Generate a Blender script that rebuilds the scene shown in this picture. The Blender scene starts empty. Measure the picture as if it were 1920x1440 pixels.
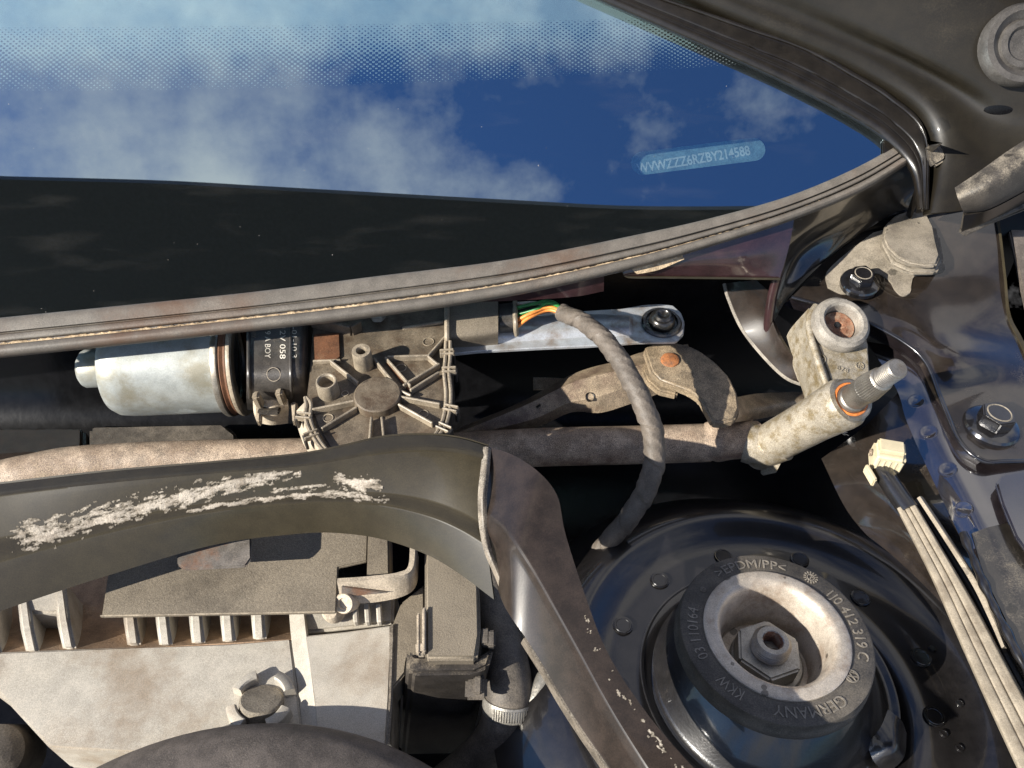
import bpy, bmesh, math, random
import numpy as np
from mathutils import Vector, Matrix
random.seed(7)
R = math.radians
scene = bpy.context.scene
COL = scene.collection

# ------------------------------------------------------------------ camera
TILT = R(42); DIST = 0.5; FPX = 1598.0
CAM = Vector((0, -DIST*math.sin(TILT), DIST*math.cos(TILT)))
FWD = Vector((0, math.sin(TILT), -math.cos(TILT)))
UPV = Vector((0, math.cos(TILT), math.sin(TILT)))
cd = bpy.data.cameras.new('camera'); cam = bpy.data.objects.new('camera', cd); COL.objects.link(cam)
cam.location = CAM; cam.rotation_euler = (TILT, 0, 0)
cd.sensor_width = 36; cd.lens = 36*FPX/1920; cd.clip_start = 0.01; cd.clip_end = 100
scene.camera = cam

# ------------------------------------------------------------------ light
SUN_TO = Vector((-0.75, -0.42, 0.48)).normalized()
sd = bpy.data.lights.new('sun', 'SUN'); sd.energy = 5.0; sd.angle = R(0.5); sd.color = (1, 0.94, 0.84)
sun = bpy.data.objects.new('sun', sd); COL.objects.link(sun)
sun.rotation_euler = SUN_TO.to_track_quat('Z', 'Y').to_euler()
world = bpy.data.worlds.new('World'); scene.world = world; world.use_nodes = True
wn = world.node_tree.nodes; wl = world.node_tree.links; wn.clear()
wo = wn.new('ShaderNodeOutputWorld'); bg = wn.new('ShaderNodeBackground'); bg.inputs[1].default_value = 0.05
sky = wn.new('ShaderNodeTexSky'); sky.sky_type = 'NISHITA'; sky.sun_disc = False
sky.sun_elevation = math.asin(SUN_TO.z); sky.sun_rotation = math.atan2(SUN_TO.x, SUN_TO.y)
sky.air_density = 1.0; sky.dust_density = 0.4; sky.ozone_density = 4.0
tc = wn.new('ShaderNodeTexCoord'); mp = wn.new('ShaderNodeMapping'); mp.inputs['Location'].default_value = (0.1, 2.2, 0.6)
n1 = wn.new('ShaderNodeTexNoise'); n1.inputs['Scale'].default_value = 1.7; n1.inputs['Detail'].default_value = 10; n1.inputs['Roughness'].default_value = 0.6
rp = wn.new('ShaderNodeValToRGB'); rp.color_ramp.elements[0].position = 0.465; rp.color_ramp.elements[1].position = 0.62
mx = wn.new('ShaderNodeMix'); mx.data_type = 'RGBA'; mx.inputs['B'].default_value = (9.0, 8.8, 8.9, 1)
wl.new(tc.outputs['Generated'], mp.inputs[0]); wl.new(mp.outputs[0], n1.inputs['Vector']); wl.new(n1.outputs[0], rp.inputs[0])
tn = wn.new('ShaderNodeMix'); tn.data_type = 'RGBA'; tn.blend_type = 'MULTIPLY'; tn.inputs['Factor'].default_value = 1.0; tn.inputs['B'].default_value = (0.9, 1.25, 1.7, 1); wl.new(sky.outputs[0], tn.inputs['A']); wl.new(tn.outputs['Result'], mx.inputs['A']); wl.new(rp.outputs[0], mx.inputs['Factor']); wl.new(mx.outputs['Result'], bg.inputs[0]); wl.new(bg.outputs[0], wo.inputs[0])
scene.view_settings.view_transform = 'Standard'; scene.view_settings.look = 'None'
scene.view_settings.exposure = 0.85; scene.view_settings.gamma = 1.0
scene.render.engine = 'CYCLES'
try: scene.cycles.max_bounces = 8; scene.cycles.transparent_max_bounces = 12
except Exception: pass

# ------------------------------------------------------------------ places: a picture point met with a level plane or with the windscreen plane
def ray(px, py):
    return (Vector((1, 0, 0))*((px-960)/FPX) + UPV*((720-py)/FPX) + FWD).normalized()
def P(px, py, z=0.0):
    d = ray(px, py); return CAM + d*((z-CAM.z)/d.z)
AL = R(33); GN = Vector((0, -math.sin(AL), math.cos(AL))); GY = Vector((0, math.cos(AL), math.sin(AL)))
G0 = P(700, 560, 0.037)
def PL(px, py, p0, n):
    d = ray(px, py); return CAM + d*((p0-CAM).dot(n)/d.dot(n))
def G(px, py, h=0.0):
    return PL(px, py, G0 + GN*h, GN)
def V(p):
    return p if isinstance(p, Vector) else P(*p)
def cr(pts, n):
    """Catmull-Rom curve through points, n samples evenly by chord"""
    pts = [V(p) for p in pts]
    if len(pts) == 2:
        return [pts[0].lerp(pts[1], i/(n-1)) for i in range(n)]
    d = [0]
    for a, b in zip(pts, pts[1:]): d.append(d[-1] + (b-a).length)
    ext = [pts[0]*2-pts[1]] + pts + [pts[-1]*2-pts[-2]]
    out = []
    for i in range(n):
        s = d[-1]*i/(n-1); k = 0
        while k < len(pts)-2 and s > d[k+1]: k += 1
        t = (s-d[k])/max(1e-9, d[k+1]-d[k])
        a, b, c, e = ext[k:k+4]
        out.append(0.5*((2*b) + (c-a)*t + (2*a-5*b+4*c-e)*t*t + (3*b-a-3*c+e)*t**3))
    return out

# ------------------------------------------------------------------ materials
MATS = {}
def mat(name, base, rough=0.5, metal=0.0, coat=0.0, var=0.35, dust=0.0, dustc=(0.42, 0.35, 0.26), dscale=60, dup=True,
        stain=None, stain_amt=0.4, sscale=45, bump=0.15, bscale=900, spec=0.5, fine=1400, cior=2.0, spots=0.0, spotf=0.45, sps=110, grain=0.16):
    m = bpy.data.materials.new(name); m.use_nodes = True
    N = m.node_tree.nodes; L = m.node_tree.links; N.clear()
    out = N.new('ShaderNodeOutputMaterial'); b = N.new('ShaderNodeBsdfPrincipled'); L.new(b.outputs[0], out.inputs[0])
    t = N.new('ShaderNodeTexCoord'); oc = t.outputs['Object']
    def noise(s, d=5, r=0.6):
        n = N.new('ShaderNodeTexNoise'); n.inputs['Scale'].default_value = s; n.inputs['Detail'].default_value = d
        n.inputs['Roughness'].default_value = r; L.new(oc, n.inputs['Vector']); return n.outputs[0]
    def ramp(v, a, c):
        r = N.new('ShaderNodeMapRange'); r.inputs[1].default_value = a; r.inputs[2].default_value = c
        r.interpolation_type = 'SMOOTHSTEP'; L.new(v, r.inputs[0]); return r.outputs[0]
    def math_(op, a, c):
        n = N.new('ShaderNodeMath'); n.operation = op
        for i, x in enumerate((a, c)):
            if isinstance(x, (int, float)): n.inputs[i].default_value = x
            else: L.new(x, n.inputs[i])
        return n.outputs[0]
    def mix(f, a, c):
        n = N.new('ShaderNodeMix'); n.data_type = 'RGBA'
        if isinstance(f, (int, float)): n.inputs['Factor'].default_value = f
        else: L.new(f, n.inputs['Factor'])
        for k, x in (('A', a), ('B', c)):
            if isinstance(x, tuple): n.inputs[k].default_value = (*x, 1)
            else: L.new(x, n.inputs[k])
        return n.outputs['Result']
    lo = tuple(c*(1-var) for c in base); hi = tuple(min(1, c*(1+var)) for c in base)
    nm = noise(110); nf = noise(fine, 3)
    col = mix(ramp(math_('ADD', math_('MULTIPLY', nm, 0.6), math_('MULTIPLY', nf, 0.4)), 0.35, 0.65), lo, hi)
    rgh = None
    if stain:
        sm = ramp(math_('ADD', noise(sscale, 7, 0.65), math_('MULTIPLY', nf, 0.12)), 0.62-0.3*stain_amt, 0.86-0.3*stain_amt)
        col = mix(sm, col, stain)
    dm = None
    if dust > 0:
        nd = math_('ADD', math_('MULTIPLY', noise(dscale, 8, 0.68), 0.75), math_('MULTIPLY', nf, 0.25))
        dm = ramp(nd, 0.66-0.42*dust, 0.96-0.42*dust)
        if dup:
            g = N.new('ShaderNodeNewGeometry'); sp = N.new('ShaderNodeSeparateXYZ'); L.new(g.outputs['Normal'], sp.inputs[0])
            dm = math_('MULTIPLY', dm, ramp(sp.outputs[2], -0.1, 0.55))
        dcol = mix(nf, tuple(c*0.75 for c in dustc), tuple(min(1, c*1.15) for c in dustc))
        col = mix(dm, col, dcol)
        r = N.new('ShaderNodeMapRange'); r.inputs[3].default_value = rough; r.inputs[4].default_value = 0.9; L.new(dm, r.inputs[0]); rgh = r.outputs[0]
        if metal > 0:
            r2 = N.new('ShaderNodeMapRange'); r2.inputs[3].default_value = metal; r2.inputs[4].default_value = 0.0; L.new(dm, r2.inputs[0]); L.new(r2.outputs[0], b.inputs['Metallic'])
    if spots:
        vo = N.new('ShaderNodeTexVoronoi'); vo.inputs['Scale'].default_value = sps; L.new(oc, vo.inputs['Vector'])
        sv = N.new('ShaderNodeSeparateXYZ'); L.new(vo.outputs['Color'], sv.inputs[0])
        dd = math_('ADD', vo.outputs['Distance'], math_('MULTIPLY', math_('SUBTRACT', noise(420, 4), 0.5), 0.35))
        thr_ = math_('MULTIPLY', math_('MAXIMUM', math_('SUBTRACT', sv.outputs[0], 1-spots), 0.0), 0.42/max(spots, .05))
        sm2 = ramp(math_('SUBTRACT', thr_, dd), 0.0, 0.05)
        mm = N.new('ShaderNodeMix'); mm.data_type = 'RGBA'; mm.blend_type = 'MULTIPLY'; L.new(math_('MULTIPLY', sm2, 1.0), mm.inputs['Factor']); L.new(col, mm.inputs['A']); mm.inputs['B'].default_value = (spotf, spotf, spotf, 1); col = mm.outputs['Result']
    if grain:
        gn = noise(2600, 2, 0.5); gr_ = N.new('ShaderNodeMapRange'); gr_.inputs[1].default_value = 0.36; gr_.inputs[2].default_value = 0.64; gr_.inputs[3].default_value = 1-grain; gr_.inputs[4].default_value = 1+grain; L.new(gn, gr_.inputs[0])
        vm = N.new('ShaderNodeVectorMath'); vm.operation = 'SCALE'; L.new(col, vm.inputs[0]); L.new(gr_.outputs[0], vm.inputs['Scale']); col = vm.outputs[0]
    L.new(col, b.inputs['Base Color'])
    if rgh: L.new(rgh, b.inputs['Roughness'])
    else:
        r = N.new('ShaderNodeMapRange'); r.inputs[3].default_value = max(0.02, rough*0.8); r.inputs[4].default_value = min(1, rough*1.2); L.new(nm, r.inputs[0]); L.new(r.outputs[0], b.inputs['Roughness'])
    if not (dust > 0 and metal > 0): b.inputs['Metallic'].default_value = metal
    b.inputs['Specular IOR Level'].default_value = spec
    if coat:
        if dm:
            r = N.new('ShaderNodeMapRange'); r.inputs[3].default_value = coat; r.inputs[4].default_value = 0.0; L.new(dm, r.inputs[0]); L.new(r.outputs[0], b.inputs['Coat Weight'])
        else: b.inputs['Coat Weight'].default_value = coat
        b.inputs['Coat Roughness'].default_value = 0.06; b.inputs['Coat IOR'].default_value = cior
    if bump:
        bn = N.new('ShaderNodeBump'); bn.inputs['Strength'].default_value = bump; bn.inputs['Distance'].default_value = 0.0006
        hsum = math_('ADD', noise(bscale, 4), math_('MULTIPLY', dm, 0.6) if dm else 0.0)
        L.new(hsum, bn.inputs['Height']); L.new(bn.outputs[0], b.inputs['Normal'])
    MATS[name] = m; return m

SAND = (0.46, 0.38, 0.27)
mat('paint', (0.010, 0.009, 0.009), 0.30, coat=0.6, dust=0.12, dscale=26, dustc=(0.075, 0.062, 0.043), bump=0.06, bscale=500, cior=1.6, grain=0.1)
mat('paint_clean', (0.014, 0.011, 0.012), 0.25, coat=1.0, dust=0.03, dscale=90, bump=0.03, cior=2.6, grain=0.1)
mat('paint_dusty', (0.02, 0.017, 0.014), 0.3, coat=0.6, dust=0.36, dustc=(0.30, 0.255, 0.19), dscale=38, bump=0.05, spots=0.3, sps=80, spotf=0.3)
mat('paint_film', (0.036, 0.029, 0.0165), 0.38, coat=0.30, var=0.15, dust=0.10, dustc=(0.07, 0.057, 0.036), dscale=25, bump=0.03, cior=1.6, spec=0.3)
mat('wing_paint', (0.0097, 0.0077, 0.0047), 0.45, coat=0.15, var=0.25, dust=0.25, dustc=(0.042, 0.033, 0.021), dscale=14, bump=0.04, cior=1.6, spec=0.3, spots=0.08, sps=60)
mat('plate_paint', (0.018, 0.0135, 0.0105), 0.24, coat=0.8, dust=0.22, dustc=(0.17, 0.14, 0.10), dscale=26, bump=0.04, cior=1.8)
mat('maroon', (0.030, 0.013, 0.014), 0.35, coat=0.4, dust=0.10, dscale=120, bump=0.05)
mat('maroon_film', (0.022, 0.0155, 0.012), 0.40, coat=0.25, dust=0.10, dustc=(0.06, 0.047, 0.037), dscale=40, bump=0.05, cior=1.6, spec=0.3)
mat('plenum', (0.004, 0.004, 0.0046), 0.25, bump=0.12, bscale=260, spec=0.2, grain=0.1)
mat('plastic', (0.035, 0.030, 0.026), 0.5, dust=0.5, dustc=(0.33, 0.27, 0.19), dscale=70, bump=0.3)
mat('plastic_gloss', (0.062, 0.056, 0.050), 0.36, dust=0.34, dustc=(0.24, 0.20, 0.15), dscale=50, bump=0.15)
mat('plastic_sand', (0.145, 0.120, 0.088), 0.62, var=0.12, dust=0.8, dustc=(0.235, 0.197, 0.145), dscale=22, stain=(0.085, 0.070, 0.052), stain_amt=0.3, sscale=18, bump=0.4, grain=0.28, spots=0.06, sps=60, spotf=0.45)
mat('gear_cover', (0.115, 0.090, 0.062), 0.55, dust=0.5, dustc=(0.27, 0.22, 0.155), dscale=42, stain=(0.06, 0.036, 0.02), stain_amt=0.35, sscale=60, bump=0.3, spots=0.2, sps=70, spotf=0.5)
mat('gear_edge', (0.27, 0.225, 0.165), 0.42, dust=0.5, dustc=(0.48, 0.40, 0.29), dscale=90, bump=0.25)
mat('rust_plastic', (0.14, 0.06, 0.028), 0.7, dust=0.3, dustc=(0.3, 0.2, 0.12), bump=0.4)
mat('zinc', (0.37, 0.39, 0.375), 0.45, metal=0.35, var=0.14, dust=0.3, dustc=(0.43, 0.41, 0.355), dscale=22, stain=(0.25, 0.235, 0.18), stain_amt=0.34, sscale=32, bump=0.1, grain=0.12, spots=0.16, sps=48, spotf=1.4)
mat('zinc_rod', (0.56, 0.58, 0.60), 0.42, metal=0.5, var=0.12, dust=0.25, dustc=(0.40, 0.33, 0.25), dscale=45, stain=(0.26, 0.19, 0.13), stain_amt=0.25, bump=0.1)
mat('steel', (0.3600, 0.3312, 0.2880), 0.42, metal=0.85, var=0.2, stain=(0.26, 0.20, 0.13), stain_amt=0.2, bump=0.1)
mat('steel_dark', (0.10, 0.095, 0.09), 0.28, metal=0.9, var=0.25, bump=0.1)
mat('cast', (0.34, 0.30, 0.235), 0.48, metal=0.2, var=0.2, dust=0.3, dustc=(0.40, 0.35, 0.265), dscale=90, stain=(0.20, 0.155, 0.085), stain_amt=0.42, sscale=150, bump=0.5, grain=0.35)
mat('tube_dirt', (0.3250, 0.2519, 0.1869), 0.6, var=0.4, dust=0.5, dustc=(0.40, 0.33, 0.23), dscale=45, stain=(0.13, 0.07, 0.05), stain_amt=0.4, bump=0.5, bscale=1500, grain=0.6)
mat('arm_dirt', (0.2760, 0.2160, 0.1500), 0.45, var=0.35, dust=0.35, dustc=(0.42, 0.34, 0.22), dscale=60, stain=(0.12, 0.08, 0.06), stain_amt=0.35, bump=0.4, grain=0.5)
mat('lever', (0.27, 0.21, 0.14), 0.4, var=0.3, dust=0.3, dustc=(0.45, 0.36, 0.24), dscale=80, stain=(0.05, 0.045, 0.04), stain_amt=0.35, bump=0.5, grain=0.5)
mat('rust', (0.34, 0.13, 0.045), 0.8, var=0.5, stain=(0.18, 0.09, 0.05), stain_amt=0.5, sscale=200, bump=0.6)
mat('rust_dark', (0.22, 0.10, 0.055), 0.75, var=0.5, stain=(0.32, 0.22, 0.15), stain_amt=0.4, sscale=200, bump=0.6)
mat('orange_seal', (0.65, 0.20, 0.045), 0.5, bump=0.2)
mat('rubber_bush', (0.26, 0.235, 0.20), 0.6, dust=0.4, dustc=(0.42, 0.38, 0.31), dscale=120, bump=0.4)
mat('seal', (0.125, 0.110, 0.092), 0.55, var=0.2, dust=0.36, dustc=(0.25, 0.22, 0.18), dscale=14, stain=(0.11, 0.066, 0.042), stain_amt=0.3, sscale=12, bump=0.25, spots=0.10, sps=45, spotf=0.5)
mat('seal_dark', (0.12, 0.10, 0.085), 0.5, dust=0.3, dustc=(0.30, 0.25, 0.19), dscale=30, bump=0.25)
mat('sand', (0.52, 0.40, 0.26), 0.95, var=0.35, bump=1.0, bscale=1200, stain=(0.25, 0.16, 0.09), stain_amt=0.3, sscale=300)
mat('trim', (0.011, 0.009, 0.007), 0.30, coat=0.2, dust=0.06, dustc=(0.08, 0.066, 0.045), dscale=40, bump=0.08, cior=1.5)
mat('putty', (0.42, 0.37, 0.305), 0.95, var=0.3, bump=0.6, bscale=1200, stain=(0.24, 0.20, 0.155), stain_amt=0.42, sscale=120)
mat('bead', (0.16, 0.135, 0.105), 0.5, var=0.5, dust=0.45, dustc=(0.45, 0.40, 0.32), dscale=60, bump=0.3)
mat('alu', (0.43, 0.395, 0.335), 0.6, metal=0.1, var=0.12, dust=0.5, dustc=(0.54, 0.485, 0.40), dscale=18, stain=(0.29, 0.235, 0.175), stain_amt=0.36, sscale=22, bump=0.22, bscale=3200, grain=0.18)
mat('alu_brown', (0.30, 0.20, 0.125), 0.7, var=0.25, dust=0.4, dustc=(0.46, 0.37, 0.27), bump=0.5)
mat('clip_sand', (0.44, 0.37, 0.28), 0.7, dust=0.5, dustc=(0.55, 0.47, 0.36), bump=0.4)
mat('cover', (0.11, 0.092, 0.078), 0.6, dust=0.3, dustc=(0.20, 0.17, 0.14), dscale=30, bump=0.3, bscale=1400)
mat('hose', (0.075, 0.065, 0.055), 0.55, dust=0.55, dustc=(0.20, 0.17, 0.135), dscale=45, bump=0.3)
mat('tape', (0.125, 0.105, 0.086), 0.55, var=0.3, dust=0.25, dustc=(0.22, 0.185, 0.14), dscale=60, bump=0.35, spec=0.4)
for n_, c_ in (('green', (0.03, 0.20, 0.04)), ('orange', (0.72, 0.25, 0.05)), ('white', (0.60, 0.52, 0.42)), ('black', (0.015, 0.015, 0.015)), ('brown', (0.16, 0.09, 0.045))):
    mat('wire_'+n_, c_, 0.4, dust=0.15, dscale=100, bump=0.1)
mat('connector', (0.60, 0.52, 0.35), 0.5, var=0.1, dust=0.2, bump=0.1, grain=0.05)
mat('strip', (0.30, 0.255, 0.19), 0.7, var=0.22, dust=0.3, dustc=(0.42, 0.36, 0.27), stain=(0.17, 0.135, 0.095), stain_amt=0.32, sscale=60, bump=0.3, spots=0.3, sps=80, spotf=0.6)
mat('strut_rubber', (0.062, 0.055, 0.047), 0.55, dust=0.6, dustc=(0.18, 0.155, 0.122), dscale=28, bump=0.2)
mat('rubber_black', (0.014, 0.013, 0.013), 0.3, coat=0.3, dust=0.22, dustc=(0.14, 0.115, 0.09), dscale=40, bump=0.2)
mat('emboss', (0.1950, 0.1725, 0.1425), 0.6, dust=0.4, dustc=(0.24, 0.21, 0.165), bump=0.1)
mat('cup', (0.50, 0.44, 0.365), 0.42, metal=0.35, var=0.18, dust=0.45, dustc=(0.58, 0.50, 0.405), dscale=60, stain=(0.33, 0.26, 0.20), stain_amt=0.36, sscale=90, bump=0.3, spots=0.15, sps=160, spotf=0.4)
mat('nut', (0.36, 0.34, 0.30), 0.4, metal=0.6, var=0.25, dust=0.35, dustc=(0.40, 0.35, 0.27), dscale=120, bump=0.3)
mat('bolt', (0.016, 0.015, 0.016), 0.2, metal=0.3, coat=0.6, dust=0.14, dscale=200, bump=0.1)
mat('bung', (0.2000, 0.1720, 0.1320), 0.75, dust=0.6, dustc=(0.38, 0.33, 0.26), dscale=40, stain=(0.12, 0.10, 0.08), stain_amt=0.12, sscale=60, bump=0.3, spots=0.3, sps=90, spotf=0.4)
mat('grommet', (0.0660, 0.0605, 0.0550), 0.45, dust=0.2, dustc=(0.12, 0.105, 0.085), bump=0.2)
mat('hinge', (0.05, 0.043, 0.036), 0.5, dust=0.55, dustc=(0.34, 0.29, 0.22), dscale=70, bump=0.3, spots=0.4, sps=110, spotf=0.35)
mat('print_white', (0.6820, 0.6380, 0.5500), 0.7, bump=0, grain=0.0)
mat('vin_plate', (0.30, 0.42, 0.46), 0.6, bump=0, grain=0.0)
mat('vin_text', (0.95, 1.0, 0.97), 0.6, bump=0, grain=0.0)
mat('dash', (0.60, 0.655, 0.65), 0.8, var=0.05, bump=0.1, grain=0.0)
mat('bonnet', (0.018, 0.018, 0.014), 0.5, bump=0, grain=0.0)
mat('tab', (0.13, 0.115, 0.10), 0.5, dust=0.35, dustc=(0.25, 0.20, 0.15), stain=(0.16, 0.08, 0.045), stain_amt=0.3, bump=0.2)

# ------------------------------------------------------------------ mesh helpers
def fin(me, sharp=35):
    for p in me.polygons: p.use_smooth = True
    try: me.set_sharp_from_angle(angle=R(sharp))
    except Exception: pass
    return me
def from_bm(bm, sharp=35):
    bmesh.ops.recalc_face_normals(bm, faces=bm.faces)
    me = bpy.data.meshes.new('m'); bm.to_mesh(me); bm.free(); return fin(me, sharp)
def from_py(v, f, sharp=35, recalc=True):
    me = bpy.data.meshes.new('m'); me.from_pydata([tuple(x) for x in v], [], f)
    if recalc:
        bm = bmesh.new(); bm.from_mesh(me); bmesh.ops.recalc_face_normals(bm, faces=bm.faces); bm.to_mesh(me); bm.free()
    return fin(me, sharp)
def join(meshes, sharp=35):
    bm = bmesh.new()
    for m in meshes: bm.from_mesh(m)
    me = bpy.data.meshes.new('m'); bm.to_mesh(me); bm.free(); return fin(me, sharp)
def grid(rows, cyc=False):
    v = [p for r in rows for p in r]; n = len(rows[0]); f = []
    for j in range(len(rows)-1):
        for i in range(n-1 + (1 if cyc else 0)):
            a = j*n+i; b = j*n+(i+1) % n; f.append((a, b, b+n, a+n))
    return v, f
def loft(rows, nu=40, nv=24, smooth=True, thick=0.0015, sharp=40, down=True):
    """skin through section curves, closed into a thin shell"""
    rs = [cr(r, nu) for r in rows]
    if smooth and len(rs) > 2: cols = [cr([r[i] for r in rs], nv) for i in range(nu)]
    else:
        cols = []
        for i in range(nu):
            c = []
            for a, b in zip(rs, rs[1:]):
                k = max(1, nv//(len(rs)-1))
                c += [a[i].lerp(b[i], q/k) for q in range(k)]
            cols.append(c + [rs[-1][i]])
    v, f = grid(cols)
    me = bpy.data.meshes.new('m'); me.from_pydata([tuple(x) for x in v], [], f)
    bm = bmesh.new(); bm.from_mesh(me); bmesh.ops.recalc_face_normals(bm, faces=bm.faces)
    bm.normal_update()
    az = sum(fc.normal.z*fc.calc_area() for fc in bm.faces)
    if az < 0: bmesh.ops.reverse_faces(bm, faces=bm.faces)
    if thick:
        bm.normal_update()
        geo = bmesh.ops.solidify(bm, geom=bm.faces[:], thickness=thick)
    me2 = bpy.data.meshes.new('m'); bm.to_mesh(me2); bm.free(); return fin(me2, sharp)
def slab(pts, th=0.003, z=None, bevel=0.0006, dirv=Vector((0, 0, -1)), seg=2, sharp=35):
    ps = [(p if isinstance(p, Vector) else (P(*p) if len(p) == 3 else P(p[0], p[1], z))) for p in pts]
    bm = bmesh.new(); vs = [bm.verts.new(p) for p in ps]; fc = bm.faces.new(vs)
    ex = bmesh.ops.extrude_face_region(bm, geom=[fc])
    for g in ex['geom']:
        if isinstance(g, bmesh.types.BMVert): g.co += dirv*th
    bmesh.ops.recalc_face_normals(bm, faces=bm.faces)
    if bevel:
        try: bmesh.ops.bevel(bm, geom=bm.edges[:], offset=bevel, segments=seg, affect='EDGES', clamp_overlap=True)
        except Exception: pass
    big = [q for q in bm.faces if len(q.verts) > 4]
    bmesh.ops.triangulate(bm, faces=big)
    return from_bm(bm, sharp)
def frame(axis, hint=Vector((0, 1, 0))):
    a = axis.normalized(); u = hint.cross(a)
    if u.length < 1e-4: u = Vector((1, 0, 0)).cross(a)
    u.normalize(); return u, a.cross(u), a
def lathe(prof, o, axis, seg=48, mod=None, sharp=35, hint=Vector((0, 1, 0)), a0=0, a1=2*math.pi):
    """prof: (radius, height along axis) list, first to last"""
    u, w, a = frame(axis, hint); full = abs(a1-a0-2*math.pi) < 1e-6
    rows = []
    for r, t in prof:
        n = seg if full else seg+1
        rows.append([o + a*t + (u*math.cos(a0+(a1-a0)*i/seg) + w*math.sin(a0+(a1-a0)*i/seg))*(max(r, 1e-5)*(mod(i, t) if mod else 1)) for i in range(n)])
    v, f = grid(rows, full); me = from_py(v, f, sharp)
    return me
def tube(pts, r, seg=14, n=40, cap=True, sharp=40, flat=None):
    c = cr(pts, n) if n else [V(p) for p in pts]
    N = len(c); rr = r if callable(r) else (lambda s: r)
    t0 = (c[1]-c[0]).normalized(); u = t0.orthogonal().normalized(); rows = []
    for i, p in enumerate(c):
        t = (c[min(i+1, N-1)]-c[max(i-1, 0)]).normalized()
        u = (u - t*u.dot(t)).normalized(); w = t.cross(u)
        k = rr(i/(N-1))
        rows.append([p + (u*math.cos(2*math.pi*j/seg) + w*math.sin(2*math.pi*j/seg))*k for j in range(seg)])
    v, f = grid(rows, True)
    if cap: f = f + [tuple(range(seg-1, -1, -1)), tuple((N-1)*seg+j for j in range(seg))]
    return from_py(v, f, sharp)
def box(c, ax, ay, az, bevel=0.0008, seg=2, sharp=35):
    """ax, ay, az are full-length edge vectors"""
    bm = bmesh.new(); q = {}
    for i in (-.5, .5):
        for j in (-.5, .5):
            for k in (-.5, .5): q[(i, j, k)] = bm.verts.new(c + ax*i + ay*j + az*k)
    h = .5
    for s in ([(-h, -h, -h), (-h, h, -h), (h, h, -h), (h, -h, -h)], [(-h, -h, h), (h, -h, h), (h, h, h), (-h, h, h)], [(-h, -h, -h), (h, -h, -h), (h, -h, h), (-h, -h, h)],
              [(-h, h, -h), (-h, h, h), (h, h, h), (h, h, -h)], [(-h, -h, -h), (-h, -h, h), (-h, h, h), (-h, h, -h)], [(h, -h, -h), (h, h, -h), (h, h, h), (h, -h, h)]):
        bm.faces.new([q[k] for k in s])
    bmesh.ops.recalc_face_normals(bm, faces=bm.faces)
    if bevel: bmesh.ops.bevel(bm, geom=bm.edges[:], offset=bevel, segments=seg, affect='EDGES', clamp_overlap=True)
    return from_bm(bm, sharp)
def bar(a, b, w, h, bevel=0.0004, up=Vector((0, 0, 1))):
    """upright strip from a to b standing h above its base line"""
    a = V(a); b = V(b); d = b-a; s = up.cross(d).normalized()
    return box((a+b)/2 + up*(h/2), d, s*w, up*h, bevel, 1)
def disc_px(px, py, z, rad, th, seg=24, axis=Vector((0, 0, 1)), rim=0.0005):
    o = P(px, py, z)
    return lathe([(0, 0), (rad-rim, 0), (rad, -rim), (rad, -th)], o, axis, seg)
def hexprism(o, axis, r, h, bevel=0.0006, rot=0.0, n=6):
    u, w, a = frame(axis); bm = bmesh.new()
    vs = [bm.verts.new(o + (u*math.cos(rot+2*math.pi*i/n)+w*math.sin(rot+2*math.pi*i/n))*r + a*h) for i in range(n)]
    fc = bm.faces.new(vs); ex = bmesh.ops.extrude_face_region(bm, geom=[fc])
    for g in ex['geom']:
        if isinstance(g, bmesh.types.BMVert): g.co -= a*h
    bmesh.ops.recalc_face_normals(bm, faces=bm.faces)
    bmesh.ops.bevel(bm, geom=bm.edges[:], offset=bevel, segments=2, affect='EDGES')
    return from_bm(bm)
def putty_mat():
    m = MATS['putty']; N = m.node_tree.nodes; L = m.node_tree.links
    b = [n for n in N if n.type == 'BSDF_PRINCIPLED'][0]; src = b.inputs['Base Color'].links[0].from_socket
    at = N.new('ShaderNodeAttribute'); at.attribute_name = 'cover'
    mx2 = N.new('ShaderNodeMix'); mx2.data_type = 'RGBA'; L.new(at.outputs['Fac'], mx2.inputs['Factor']); mx2.inputs['A'].default_value = (0.10, 0.083, 0.058, 1); L.new(src, mx2.inputs['B']); L.new(mx2.outputs['Result'], b.inputs['Base Color'])
putty_mat()
TEXTS = {}
def text(s, size, ext=0.0003):
    if (s, ext) in TEXTS: return TEXTS[(s, ext)].copy()
    cu = bpy.data.curves.new('t', 'FONT'); cu.body = s; cu.size = size; cu.extrude = ext; cu.resolution_u = 3; cu.offset = 0.022 if s.startswith('WVW') else 0.0
    o = bpy.data.objects.new('t', cu); COL.objects.link(o)
    me = bpy.data.meshes.new_from_object(o.evaluated_get(bpy.context.evaluated_depsgraph_get()))
    bpy.data.objects.remove(o); TEXTS[(s, ext)] = me; return me.copy()
for s_ in ('WVWZZZ6RZBY214588', '-01-10 3', '12V 058', '19 A BOY', 'any'): text(s_, 1.0, 0.0)
for s_ in ('878', '>EPDM/PP<', '1J0 412 319 C', 'GERMANY', 'KKW', '03 110164'): text(s_, 1.0, 0.05)
def remap(me, fn):
    for v in me.vertices: v.co = fn(v.co)
    me.update(); return me

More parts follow.
